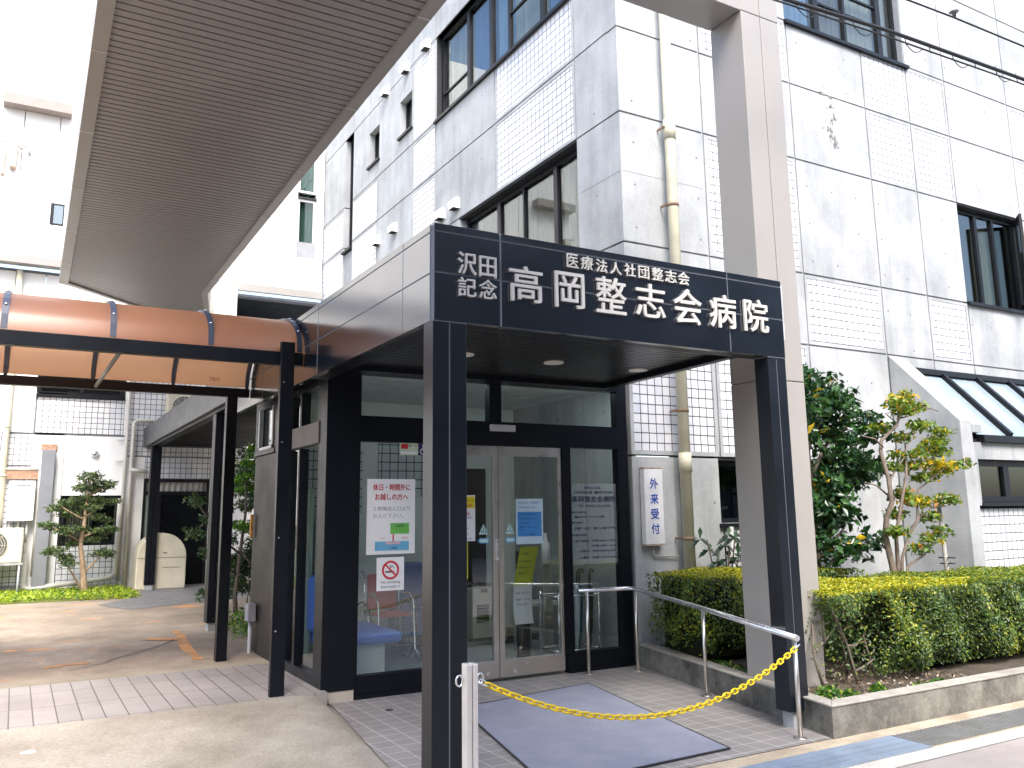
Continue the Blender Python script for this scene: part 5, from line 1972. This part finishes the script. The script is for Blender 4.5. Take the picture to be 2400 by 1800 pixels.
box_hedge(hr, PR, 0.22, 0.885, 80000, 36000, 23, hol)
o = MB()
o.prism([(6.75, 4.86), (12.9, 4.80), (12.9, 5.5), (6.75, 5.65)], 2, 0.26, 0.81)
o.build('twig_core', COREM, hr)
rg = np.random.default_rng(29)
q_ = np.column_stack([rg.uniform(5.6, 7.0, 5200), rg.uniform(4.85, 5.7, 5200), rg.uniform(0.2, 0.86, 5200)])
q_ = q_[(q_[:, 2] > 0.62 - (q_[:, 0] - 5.6) * 0.55) | (rg.uniform(0, 1, len(q_)) < 0.12)]
leaves('inner_foliage', q_, 0.036, [H1, LBR], [6, 1], hr, 30, 0.5, 0.2)
o = MB()


def branch(mb, pts, r0, r1, seg=7):
    n = len(pts)
    mb.tube(pts, [r0 + (r1 - r0) * k / (n - 1) for k in range(n)], seg)


for b_ in ([(5.57, 4.85, 0.15), (5.52, 4.86, 0.32), (5.48, 4.86, 0.44), (5.64, 4.87, 0.52), (5.83, 4.9, 0.63)], [(5.96, 4.85, 0.15), (5.93, 4.86, 0.3), (5.89, 4.87, 0.46), (5.83, 4.88, 0.62), (5.78, 4.95, 0.82)],
           [(5.95, 4.86, 0.26), (6.05, 4.85, 0.29), (6.17, 4.84, 0.34)], [(5.62, 4.86, 0.5), (5.66, 4.9, 0.66), (5.66, 4.95, 0.82)], [(5.48, 4.86, 0.44), (5.6, 4.95, 0.6), (5.7, 5.1, 0.82)],
           [(5.89, 4.87, 0.46), (6.0, 4.88, 0.45), (6.06, 4.87, 0.50)], [(6.15, 5.1, 0.16), (6.1, 5.1, 0.5), (6.0, 5.15, 0.82)], [(5.8, 5.3, 0.16), (5.85, 5.3, 0.5), (5.9, 5.25, 0.82)], [(6.3, 4.95, 0.16), (6.25, 5.0, 0.5)]):
    branch(o, b_, 0.013, 0.006)
o.build('bare_stem', plain('hedge_bark', (0.15, 0.125, 0.095), 0.85, 0, 0.25, 20), hr)

# ------------------------------------------------------------------ trees and shrubs
BARK = plain('tree_bark', (0.16, 0.125, 0.10), 0.85, 0, 0.3, 18, bmp=0.5)
BARKD = plain('dark_bark', (0.09, 0.072, 0.055), 0.85, 0, 0.3, 18)
t = thing('camellia_tree', (7.3, 6.3, 0.16), 'dark glossy-leaved tree beside the beige column with a few yellow leaves', 'tree')
C1 = leaf_mat('camellia_dark', (0.016, 0.050, 0.020), 0.12, 0.28)
C2 = leaf_mat('camellia_mid', (0.050, 0.125, 0.035), 0.2, 0.3)
C3 = leaf_mat('camellia_yellow', (0.50, 0.34, 0.015), 0.3, 0.45)
rg = np.random.default_rng(31)
CC = [(7.39, 2.93), (7.56, 2.86), (7.69, 2.71), (7.45, 2.74), (7.8, 2.6), (7.59, 2.49), (7.41, 2.4), (8.1, 2.53), (8.27, 2.45), (7.89, 2.32), (7.5, 2.3), (7.65, 1.99), (7.97, 2.11), (8.15, 1.95), (8.42, 2.0), (7.88, 1.84), (7.45, 1.86),
      (8.27, 1.9), (7.67, 1.71), (7.37, 1.61), (7.7, 1.52), (7.4, 1.42), (7.53, 1.31), (7.37, 1.14), (7.75, 1.17), (7.2, 2.9), (7.1, 2.6), (6.95, 2.3), (7.1, 2.0), (6.9, 1.7), (7.15, 1.5), (7.0, 1.2), (7.55, 2.65), (7.7, 2.4), (7.6, 2.15), (7.5, 1.75), (7.8, 2.0), (8.0, 2.3), (7.45, 2.6), (7.3, 2.75), (7.5, 1.55), (7.35, 1.25)]
pts = []
for (x, z) in CC:
    edge_ = x > 7.75
    pts.append(clump(rg, (x - 0.04, 6.3 + rg.uniform(-0.25, 0.3), z), (0.20, 0.26, 0.13 if edge_ else 0.17), 105 if edge_ else 165))
leaves('foliage', np.concatenate(pts), 0.108, [C1, C2, C3], [50, 46, 1.6], t, 32, 0.5, 0.75)
o = MB()
branch(o, [(7.28, 6.3, 0.1), (7.26, 6.3, 0.9), (7.2, 6.3, 1.5), (7.25, 6.3, 2.2), (7.35, 6.3, 2.85)], 0.05, 0.015)
for b_ in ([(7.22, 6.3, 1.3), (7.5, 6.25, 1.65), (7.9, 6.2, 1.85), (8.3, 6.2, 1.95)], [(7.22, 6.3, 1.8), (7.5, 6.3, 2.2), (7.9, 6.3, 2.45), (8.2, 6.3, 2.5)], [(7.25, 6.3, 0.85), (7.45, 6.25, 1.02), (7.62, 6.25, 1.05), (7.78, 6.25, 1.15)],
           [(7.25, 6.3, 2.2), (7.5, 6.3, 2.5), (7.7, 6.3, 2.7)], [(7.24, 6.3, 1.0), (7.4, 6.2, 1.2), (7.6, 6.2, 1.35)], [(7.22, 6.3, 1.5), (7.0, 6.3, 1.9), (6.95, 6.3, 2.3)]):
    branch(o, b_, 0.024, 0.008)
o.build('trunk', BARKD, t)

t = thing('deciduous_tree', (7.75, 5.7, 0.16), 'slim multi-stemmed tree with green and yellow leaves before the wing wall', 'tree')
D1 = leaf_mat('tree_green', (0.085, 0.155, 0.025), 0.3)
D2 = leaf_mat('tree_lime', (0.20, 0.26, 0.025), 0.35)
D3 = leaf_mat('tree_amber', (0.62, 0.40, 0.012), 0.35)
D4 = leaf_mat('tree_orange', (0.40, 0.17, 0.025), 0.3)
o = MB()
Yt = 5.7
BR = [[(7.72, 0.1), (7.69, 0.95), (7.64, 1.27), (7.63, 1.45), (7.66, 1.6), (7.665, 1.85), (7.66, 2.12), (7.70, 2.23), (7.85, 2.38), (7.93, 2.48), (8.0, 2.58), (8.15, 2.7)], [(7.82, 0.1), (7.79, 0.94), (7.79, 1.26), (7.85, 1.65), (7.95, 1.88), (8.08, 2.13), (8.07, 2.27)],
      [(7.78, 0.9), (7.88, 1.05), (7.97, 1.30), (8.03, 1.4), (8.12, 1.55), (8.23, 1.73), (8.37, 1.84), (8.6, 1.95), (8.85, 2.0)], [(7.85, 0.5), (7.94, 0.95), (8.13, 1.07), (8.26, 1.28), (8.45, 1.32)], [(7.66, 1.68), (7.5, 1.77), (7.38, 1.80)],
      [(7.66, 2.16), (7.55, 2.24), (7.37, 2.27)], [(7.66, 1.62), (7.76, 1.72), (7.80, 1.86), (7.92, 2.05), (8.05, 2.2)], [(8.08, 2.1), (8.3, 2.2), (8.6, 2.32)], [(7.93, 2.46), (8.15, 2.5), (8.35, 2.6), (8.7, 2.58)], [(7.9, 2.42), (7.8, 2.52)], [(8.0, 1.35), (8.2, 1.45), (8.4, 1.6)],
      [(7.64, 1.27), (7.66, 1.31)]]
rads = [(0.036, 0.007), (0.027, 0.006), (0.018, 0.005), (0.018, 0.006), (0.011, 0.005), (0.011, 0.005), (0.014, 0.005), (0.012, 0.005), (0.010, 0.004), (0.008, 0.004), (0.010, 0.004), (0.01, 0.005)]
for b_, (ra, rb) in zip(BR, rads):
    branch(o, [(x, Yt + 0.05 * math.sin(k * 1.3 + x * 4) * (1 if k else 0), z) for k, (x, z) in enumerate(b_)], ra, rb)
o.build('trunk', BARK, t)
rg = np.random.default_rng(41)
CL = [(8.17, 2.72, 2), (7.93, 2.64, 2), (8.36, 2.61, 1), (7.99, 2.53, 1), (7.8, 2.58, 1), (8.22, 2.39, 1), (8.58, 2.34, 0), (8.71, 2.26, 1), (8.35, 2.22, 0), (7.93, 2.08, 1), (8.37, 2.0, 2), (8.77, 1.99, 1), (8.99, 2.01, 1), (8.56, 1.88, 2), (8.02, 1.7, 0), (8.26, 1.6, 2),
      (8.47, 1.63, 1), (7.94, 1.49, 0), (8.18, 1.22, 0), (8.47, 1.3, 0), (7.67, 1.31, 0), (8.09, 1.13, 0), (8.11, 1.98, 1), (7.86, 1.96, 0), (7.77, 2.37, 1), (8.05, 2.27, 0), (8.45, 2.42, 0), (8.5, 2.12, 0), (8.15, 2.1, 0), (8.65, 1.95, 2), (8.3, 1.45, 0), (8.0, 1.62, 2), (8.55, 1.62, 1), (8.2, 2.6, 1), (8.3, 1.85, 1), (8.6, 2.2, 0)]
g0, g2 = [], []
for (x, z, k) in CL:
    n = int(rg.uniform(75, 125))
    p = clump(rg, (x, Yt + rg.uniform(-0.12, 0.12), z), (0.135, 0.14, 0.060), n)
    (g2 if k == 2 else g0).append(p)
leaves('foliage', np.concatenate(g0), 0.066, [D1, D2, D3, D4], [6, 4, 0.5, 0.25], t, 42, 0.5, 0.9)
a = leaves('yellow_foliage', np.concatenate(g2), 0.066, [D1, D2, D3, D4], [2, 4, 4, 0.8], t, 43, 0.5, 0.9)

t = thing('fatsia_shrub', (6.45, 6.8, 0.16), 'broad fingered-leaf shrub by the downpipe above the dark hedge', 'shrub')
rg = np.random.default_rng(51)
P, D = [], []
V_, F_q = [], []
for (x, z) in ((6.27, 1.24), (6.39, 1.13), (6.56, 1.04), (6.66, 1.25), (6.57, 1.17), (6.48, 1.28), (6.7, 1.05), (6.38, 1.02), (6.75, 1.18)):
    yy = 6.85 + rg.uniform(-0.12, 0.12)
    for k in range(7):
        a = -0.4 + k * 0.62 + rg.uniform(-0.15, 0.15)
        d = np.array([math.cos(a), 0.35 * math.sin(a * 2), math.sin(a) * 0.55 - 0.35])
        d /= np.linalg.norm(d)
        ln_ = rg.uniform(0.13, 0.20)
        s = np.cross(d, [0, -0.5, 0.8])
        s /= np.linalg.norm(s)
        c0 = np.array([x, yy, z])
        i0 = len(V_)
        V_ += [c0, c0 + d * ln_ * 0.55 + s * 0.028, c0 + d * ln_ + np.array([0, 0, -0.02]), c0 + d * ln_ * 0.55 - s * 0.028]
        F_q += [[i0, i0 + 1, i0 + 2], [i0, i0 + 2, i0 + 3]]
mesh_np('foliage', np.array(V_), np.array(F_q), np.zeros(len(F_q)), [leaf_mat('fatsia_green', (0.035, 0.075, 0.035), 0.2, 0.3)], t)
o = MB()
for (x, z) in ((6.27, 1.24), (6.39, 1.13), (6.56, 1.04), (6.66, 1.25), (6.57, 1.17), (6.7, 1.05)):
    branch(o, [(6.5, 6.85, 0.15), (6.48 + (x - 6.48) * 0.4, 6.85, 0.7), (x, 6.85, z)], 0.016, 0.007)
o.build('stem', BARKD, t)

t = thing('pruned_tree', (1.2, 17.4, 0.05), 'small cloud-pruned evergreen tree in the courtyard grass', 'tree')
P1 = leaf_mat('pine_dark', (0.026, 0.055, 0.020), 0.15)
P2 = leaf_mat('pine_mid', (0.085, 0.135, 0.045), 0.25)
P3 = leaf_mat('pine_light', (0.20, 0.26, 0.08), 0.3)
rg = np.random.default_rng(61)
PP = [(1.13, 2.27, .26, .12), (1.02, 2.08, .2, .08), (1.31, 2.13, .2, .1), (1.46, 2.13, .14, .09), (1.2, 2.05, .25, .09), (0.79, 1.81, .22, .09), (0.61, 1.72, .16, .08), (1.06, 1.87, .26, .10), (1.38, 1.83, .24, .09), (1.55, 1.84, .15, .05), (0.84, 1.62, .22, .08), (1.2, 1.72, .2, .08),
      (0.62, 1.38, .2, .08), (0.47, 1.43, .16, .07), (0.99, 1.35, .22, .07), (0.82, 1.31, .2, .07), (1.37, 1.32, .22, .08), (1.53, 1.34, .15, .06), (0.67, 0.98, .2, .08), (0.55, 0.95, .12, .06), (0.82, 0.86, .16, .07), (0.86, 0.75, .16, .07), (1.41, 0.91, .2, .08), (1.55, 0.88, .12, .07), (0.92, 1.08, .14, .07), (1.25, 1.16, .2, .07), (1.3, 1.55, .18, .08), (1.45, 1.5, .15, .06)]
pts = [clump(rg, (x, 17.4 + rg.uniform(-0.2, 0.2), z), (rx, 0.22, rz), int(1500 * rx * (rz + 0.06) * 8)) for (x, z, rx, rz) in PP]
leaves('foliage', np.concatenate(pts), 0.055, [P1, P2, P3], [4, 4, 2], t, 62, 0.45, 0.7)
o = MB()
branch(o, [(1.2, 17.4, 0.18), (1.16, 17.4, 0.35), (1.12, 17.4, 0.7), (1.06, 17.4, 1.05), (1.10, 17.4, 1.5), (1.11, 17.4, 1.95), (1.15, 17.4, 2.25)], 0.065, 0.015, 9)
for b_ in ([(1.17, 17.4, 0.22), (1.0, 17.4, 0.5), (0.85, 17.4, 0.75), (0.68, 17.4, 0.95)], [(1.13, 17.4, 0.55), (1.3, 17.4, 0.75), (1.45, 17.4, 0.9)], [(1.08, 17.4, 1.1), (0.85, 17.4, 1.25), (0.6, 17.4, 1.38)], [(1.08, 17.4, 1.2), (1.3, 17.4, 1.3), (1.5, 17.4, 1.33)],
           [(1.1, 17.4, 1.5), (0.9, 17.4, 1.62), (0.7, 17.4, 1.75)], [(1.1, 17.4, 1.55), (1.3, 17.4, 1.7), (1.45, 17.4, 1.82)], [(1.11, 17.4, 1.9), (1.3, 17.4, 2.05), (1.45, 17.4, 2.12)]):
    branch(o, b_, 0.024, 0.008)
o.build('trunk', plain('tan_bark', (0.36, 0.255, 0.165), 0.85, 0, 0.3, 15), t)

t = thing('courtyard_shrub', (2.85, 12.9, 0.0), 'tall layered green shrub between the dark posts and the vestibule', 'shrub')
S1 = leaf_mat('shrub_dark', (0.022, 0.06, 0.018), 0.2)
S2 = leaf_mat('shrub_bright', (0.09, 0.24, 0.025), 0.35)
S3 = leaf_mat('shrub_lime', (0.22, 0.40, 0.03), 0.4)
rg = np.random.default_rng(71)
bright = [(3.05, 2.55), (3.1, 2.2), (3.08, 1.95), (3.1, 1.35), (2.85, 2.30), (2.97, 2.42), (2.81, 2.07), (2.9, 2.12), (2.86, 1.93), (2.86, 1.40), (2.96, 1.35), (2.78, 1.42)]
darkc = [(2.80, 1.66), (2.95, 1.7), (2.85, 1.2), (3.0, 1.0), (2.82, 0.91), (2.92, 0.75), (2.9, 0.6), (3.05, 0.5), (2.88, 0.42), (2.42, 1.52), (2.43, 1.03), (2.43, 0.46), (2.2, 1.75), (2.2, 1.31), (3.1, 2.3), (3.15, 1.8), (3.1, 1.4)]
darkc += [(rg.uniform(2.75, 3.7), rg.uniform(0.5, 2.75)) for k in range(46)]
leaves('foliage', np.concatenate([clump(rg, (x, 12.75 + (rg.uniform(0.2, 0.9) if x > 2.7 else rg.uniform(-0.1, 0.2)), z), (0.16, 0.2, 0.11), 170) for x, z in darkc]), 0.06, [S1, P2], [3, 1], t, 72, 0.5, 0.6)
leaves('bright_foliage', np.concatenate([clump(rg, (x, 12.75 + rg.uniform(-0.1, 0.25), z), (0.15, 0.16, 0.075), 190) for x, z in bright]), 0.055, [S1, S2, S3], [1.5, 4, 1.5], t, 73, 0.5, 0.9)
o = MB()
branch(o, [(2.85, 12.9, 0.0), (2.82, 12.9, 0.4), (2.86, 12.85, 1.05), (2.9, 12.8, 1.6), (2.88, 12.8, 2.3)], 0.04, 0.012)
for b_ in ([(2.86, 12.85, 1.0), (2.6, 12.8, 1.2), (2.42, 12.75, 1.5)], [(2.84, 12.88, 0.7), (2.6, 12.8, 0.9), (2.43, 12.75, 1.03)], [(2.86, 12.85, 1.05), (3.05, 12.8, 0.8)], [(2.42, 12.75, 1.5), (2.3, 12.72, 1.6), (2.2, 12.7, 1.75)], [(2.95, 12.9, 0.0), (3.0, 12.85, 0.5)]):
    branch(o, b_, 0.02, 0.007)
o.build('trunk', BARKD, t)
rg = np.random.default_rng(81)
pts = np.concatenate([clump(rg, (2.62 + rg.uniform(-0.25, 0.3), 11.0 + rg.uniform(-0.9, 0.9), 0.24), (0.16, 0.2, 0.16), 90) for k in range(22)])
tag(leaves('ground_cover', pts, 0.055, [S2, S1, LY], [4, 2, 1], None, 82, 0.4, 0.5), 'leafy green ground cover at the foot of the shrub', 'ground cover', kind='stuff')
n = 13000
gx = rg.uniform(-3.0, 2.0, n)
gy = rg.uniform(16.0, 18.25, n)
keep = (gy > 16.2 + 0.10 * np.sin(gx * 3)) & (gx < 1.98 - (gy - 16.2) * 0.08)
pts = np.column_stack([gx, gy, 0.19 + rg.uniform(0.0, 0.10, n)])[keep]
tag(leaves('moss_grass', pts, 0.075, [LY, LG, leaf_mat('bright_grass', (0.44, 0.52, 0.04), 0.4)], [3, 1.2, 3], None, 83, 0.3, 0.1), 'bright yellow-green grass strip under the pruned tree', 'grass', kind='stuff')
o = MB()
o.box(-3.2, 1.9, 16.25, 18.28, 0.1, 0.212)
struct(o.build('grass_bed', ground_mat('bed_soil', [(0.3, (0.10, 0.12, 0.03)), (0.7, (0.18, 0.20, 0.05))], 3, 40)))

# ------------------------------------------------------------------ handrail, chain, post, mat
t = thing('handrail', (5.2, 5.8, 0), 'bent stainless steel handrail beside the hedge planter', 'handrail')
o = MB()
o.tube([(4.84, 7.15, 0.785), (5.36, 7.06, 0.785), (5.405, 7.03, 0.783), (5.41, 6.97, 0.78), (5.19, 5.77, 0.715), (4.77, 4.36, 0.665)], 0.021, 14)
o.build('rail', STEEL2, t)
for (x, yy, zt) in ((4.93, 7.13, 0.785), (5.41, 6.98, 0.78), (5.19, 5.77, 0.715), (4.782, 4.40, 0.665)):
    o = MB()
    o.tube([(x, yy, 0.0), (x, yy, zt - 0.018)], 0.0165, 12)
    p = o.build('post', STEEL, t)
    o = MB()
    o.tube([(x, yy, 0.002), (x, yy, 0.007), (x, yy, 0.010)], [0.045, 0.045, 0.02], 16)
    o.build('base_flange', STEEL, p)
t = thing('barrier_post', (2.07, 4.05, 0), 'silver square barrier post with chain rings before the black post', 'post')
o = MB()
o.box(2.035, 2.066, 4.02, 4.08, 0, 0.795)
o.box(2.072, 2.10, 4.02, 4.08, 0, 0.795)
o.build('shaft', plain('silver_alloy', (0.66, 0.64, 0.62), 0.35, 0.5), t, 0.005)
for x, s in ((2.022, -1), (2.112, 1)):
    o = MB()
    ring = [(x + 0.014 * s + 0.018 * math.cos(a), 4.05, 0.715 + 0.026 * math.sin(a)) for a in [2 * math.pi * q / 20 for q in range(21)]]
    o.tube(ring, 0.005, 6, False)
    o.build('ring', STEEL2, t)
YC = plain('yellow_plastic', (0.78, 0.56, 0.01), 0.4, 0, 0.06, 8)
t = thing('barrier_chain', (3.4, 4.3, 0.4), 'yellow plastic chain slung between the silver post and handrail', 'chain')
pa, pb = Vector((2.13, 4.06, 0.70)), Vector((4.79, 4.37, 0.615))
NL = 66
pts = []
for k in range(301):
    s = k / 300
    x = pa.x + (pb.x - pa.x) * s
    yy = pa.y + (pb.y - pa.y) * s
    z = pa.z + (pb.z - pa.z) * s - 4 * 0.305 * s * (1 - s)
    pts.append(Vector((x, yy, z)))
cum = [0]
for a, b_ in zip(pts, pts[1:]):
    cum.append(cum[-1] + (b_ - a).length)


def at_len(l):
    for k in range(len(cum) - 1):
        if cum[k + 1] >= l:
            f = (l - cum[k]) / (cum[k + 1] - cum[k])
            return pts[k].lerp(pts[k + 1], f), (pts[k + 1] - pts[k]).normalized()
    return pts[-1], (pts[-1] - pts[-2]).normalized()


o = MB()
step = cum[-1] / NL
for k in range(NL):
    c_, d = at_len((k + 0.5) * step)
    side = d.cross(Vector((0, 0, 1))).normalized()
    upv = side.cross(d).normalized()
    if k % 2:
        side = (side + upv * 0.9).normalized()
    else:
        side = (side * 0.9 - upv).normalized()
    hl_, hw = step * 0.78, 0.0145
    ring = []
    for q in range(17):
        a = 2 * math.pi * q / 16
        ca, sa = math.cos(a), math.sin(a)
        ring.append(c_ + d * (math.copysign(abs(ca) ** 0.6, ca) * (hl_ - 0.006)) + side * (math.copysign(abs(sa) ** 0.8, sa) * hw))
    o.mi = 1 if k == NL - 1 or k == 0 else 0
    o.tube(ring, 0.0055, 6, False)
o.build('links', [YC, STEEL2], t)
t = thing('door_mat', (3.7, 5.7, 0), 'blue-grey entrance mat with black edging in front of the doors', 'mat')
MP = [(4.18, 4.47), (4.64, 6.73), (3.22, 6.47), (2.76, 4.42)]
MATC = ground_mat('mat_pile', [(0.3, (0.20, 0.215, 0.275)), (0.7, (0.26, 0.275, 0.335))], 3.0, 160, 0.95)
o = MB()
o.prism(MP, 2, 0.004, 0.011)
o.build('pile', MATC, t)
o = MB()
cen = Vector((3.70, 5.52))
for k in range(4):
    a, b_ = Vector(MP[k]), Vector(MP[(k + 1) % 4])
    ao, bo = a + (a - cen).normalized() * 0.02, b_ + (b_ - cen).normalized() * 0.02
    o.prism([tuple(a), tuple(b_), tuple(bo), tuple(ao)], 2, 0.004, 0.0125)
o.build('edging', plain('mat_rubber', (0.02, 0.02, 0.025), 0.6), t)

# floor drain caps and a fallen petal
for k, (x, yy, lb) in enumerate(((1.60, 6.98, 'small round drain cap set in the pale concrete by the walkway'), (2.72, 6.75, 'small round drain cap set in the porch tiles by the column'))):
    o = MB()
    o.disc((x, yy), 0.032, 2, 0.001, 0.005, 18)
    if k == 0:
        o.bm.verts.ensure_lookup_table()
        for v in o.bm.verts:
            v.co.z += 0.098
    tag(o.build('floor_drain', plain('drain_dark', (0.05, 0.05, 0.045), 0.6)), lb, 'drain cap', 'round floor drain caps')
o = MB()
o.prism([(0.14, 6.49), (0.19, 6.46), (0.23, 6.47), (0.225, 6.51), (0.18, 6.53)], 2, 0.085, 0.098)
tag(o.build('fallen_paper', plain('grubby_paper', (0.55, 0.54, 0.52), 0.8)), 'small white scrap of paper lying on the pale concrete', 'litter')

# ------------------------------------------------------------------ street gutter covers
def grate(name, x0, x1, y0, y1, mat, label, bars, cross, z=0.004):
    t = thing(name, (x0, y0, 0), label, 'drain cover', 'street drain covers')
    o = MB()
    dy = (y1 - y0) / bars
    for k in range(bars):
        o.box(x0, x1, y0 + k * dy + 0.003, y0 + (k + 1) * dy - 0.003, z - 0.02, z)
    o.build('bars', mat, t)
    o = MB()
    n = int((x1 - x0) / cross)
    for k in range(n + 1):
        x = x0 + (x1 - x0) * k / n
        o.box(x - 0.004, x + 0.004, y0 + 0.002, y1 - 0.002, z - 0.018, z + 0.0015)
    o.box(x0, x1, y0, y1, z - 0.03, z - 0.021)
    o.build('cross_bars', mat, t)
    return t


GB = plain('blue_galvanised', (0.34, 0.42, 0.54), 0.38, 0.5, 0.12, 6)
GG = plain('weathered_grating', (0.19, 0.19, 0.18), 0.55, 0.3, 0.2, 6)
grate('drain_cover', 3.0, 3.78, 3.80, 4.13, GB, 'blue-grey steel drain cover nearest the barrier post', 4, 0.26)
grate('drain_cover', 3.79, 4.56, 3.80, 4.13, GB, 'blue-grey steel drain cover between two others', 4, 0.26)
grate('drain_cover', 4.57, 5.34, 3.80, 4.13, GB, 'blue-grey steel drain cover next to the dark grating', 4, 0.26)
for k in range(3):
    if k == 0:
        gfirst = grate('drain_grating', 5.36, 6.35, 3.82, 4.12, GG, 'dark weathered drain grating touching the end of the blue-grey covers', 14, 0.05)
    else:
        c_ = copy_tree(gfirst)
        c_.location.x += 1.0 * k
        c_['label'] = ('dark weathered drain grating just past the one beside the blue-grey covers', 'dark weathered drain grating farthest to the right along the kerb')[k - 1]

# ------------------------------------------------------------------ pipe stake by the wing wall
t = thing('pipe_stake', (9.2, 5.7, 0.16), 'thin grey standpipe between the yellow tree and the wing wall', 'standpipe')
o = MB()
xs_ = 8.62
o.tube([(8.62, 5.75, 0.15), (8.56, 5.75, 1.56)], 0.022, 8)
o.tube([(8.42, 5.75, 1.55), (8.68, 5.75, 1.57)], 0.02, 8)
o.build('pipe', plain('grey_pipe', (0.4, 0.38, 0.35), 0.6), t)
o = MB()
for q in range(8):
    a = 2 * math.pi * q / 8
    o.tube([(8.61, 5.75, 1.02), (8.61 + 0.085 * math.cos(a), 5.75 + 0.085 * math.sin(a), 1.02)], 0.007, 6)
    o.tube([(8.61, 5.75, 0.96), (8.61 + 0.075 * math.cos(a), 5.75 + 0.075 * math.sin(a), 0.96)], 0.007, 6)
o.build('valve_wheel', INK, t)

# ------------------------------------------------------------------ overhead cables
KBL = plain('cable_black', (0.012, 0.012, 0.013), 0.6)
f = 4.3 / 5.2


def cb(x, z):
    return (x * f, 4.3, 1.55 + (z - 1.55) * f)


t = thing('overhead_cable', cb(8, 6.5), 'thick black overhead cable with a thinner lashed line below it', 'cable')
o = MB()
o.tube([cb(1.0, 6.15), cb(6.07, 6.42), cb(7.67, 6.54), cb(10.21, 6.63), cb(16, 6.9)], 0.017, 8)
o.build('cable', KBL, t)
o = MB()
o.tube([cb(1.0, 6.1), cb(6.15, 6.38), cb(7.76, 6.47), cb(10.19, 6.56), cb(16, 6.8)], 0.008, 6)
o.build('messenger_line', KBL, t)
o = MB()
for k in range(16):
    x = 5.0 + k * 0.42
    z = 6.42 + (x - 6.07) * 0.05
    if k % 2:
        pts_ = [cb(x + 0.3 * q / 8, z - 0.03 - 0.075 * math.sin(math.pi * q / 8)) for q in range(9)]
        o.tube(pts_, 0.004, 5)
    o.tube([cb(x, z + 0.05), cb(x + 0.02, z - 0.06)], 0.004, 5)
o.build('lashing', KBL, t)
t = thing('overhead_cable', cb(9, 7.0), 'thin black overhead cable with a small dark clamp at top right', 'cable')
o = MB()
o.tube([cb(3.0, 6.7), cb(8.02, 7.02), cb(8.91, 7.06), cb(10.3, 7.09), cb(16, 7.3)], 0.009, 6)
o.build('cable', KBL, t)
o = MB()
a = Vector(cb(8.91, 7.06))
o.tube([a, a + Vector((0.0, 0, 0.045)), a + Vector((0, 0, 0.06))], [0.012, 0.02, 0.045], 10)
o.build('clamp', plain('clamp_grey', (0.12, 0.12, 0.12), 0.6), t)

# ------------------------------------------------------------------ the other side of the street (shows in the glass and glossy panels)
t = thing('street_building', (2, -12, 0), 'grey brick building across the street, mirrored in the entrance glass', 'building')
o = MB()
o.box(-24, 30, -18, -12, 0, 11.5)
o.build('wall', plain('brown_brick', (0.03, 0.032, 0.036), 0.85, 0, 0.25, 0.8), t)
o = MB()
for k in range(13):
    for z in (1.0, 4.2, 7.4):
        o.box(-22 + k * 4, -20.2 + k * 4, -11.99, -11.93, z, z + 1.6)
o.build('window', plain('street_window', (0.04, 0.05, 0.06), 0.1), t)
o = MB()
o.box(-24.2, 30.2, -18.2, -11.8, 11.5, 11.8)
o.build('roof', plain('street_roof', (0.2, 0.2, 0.2), 0.8), t)
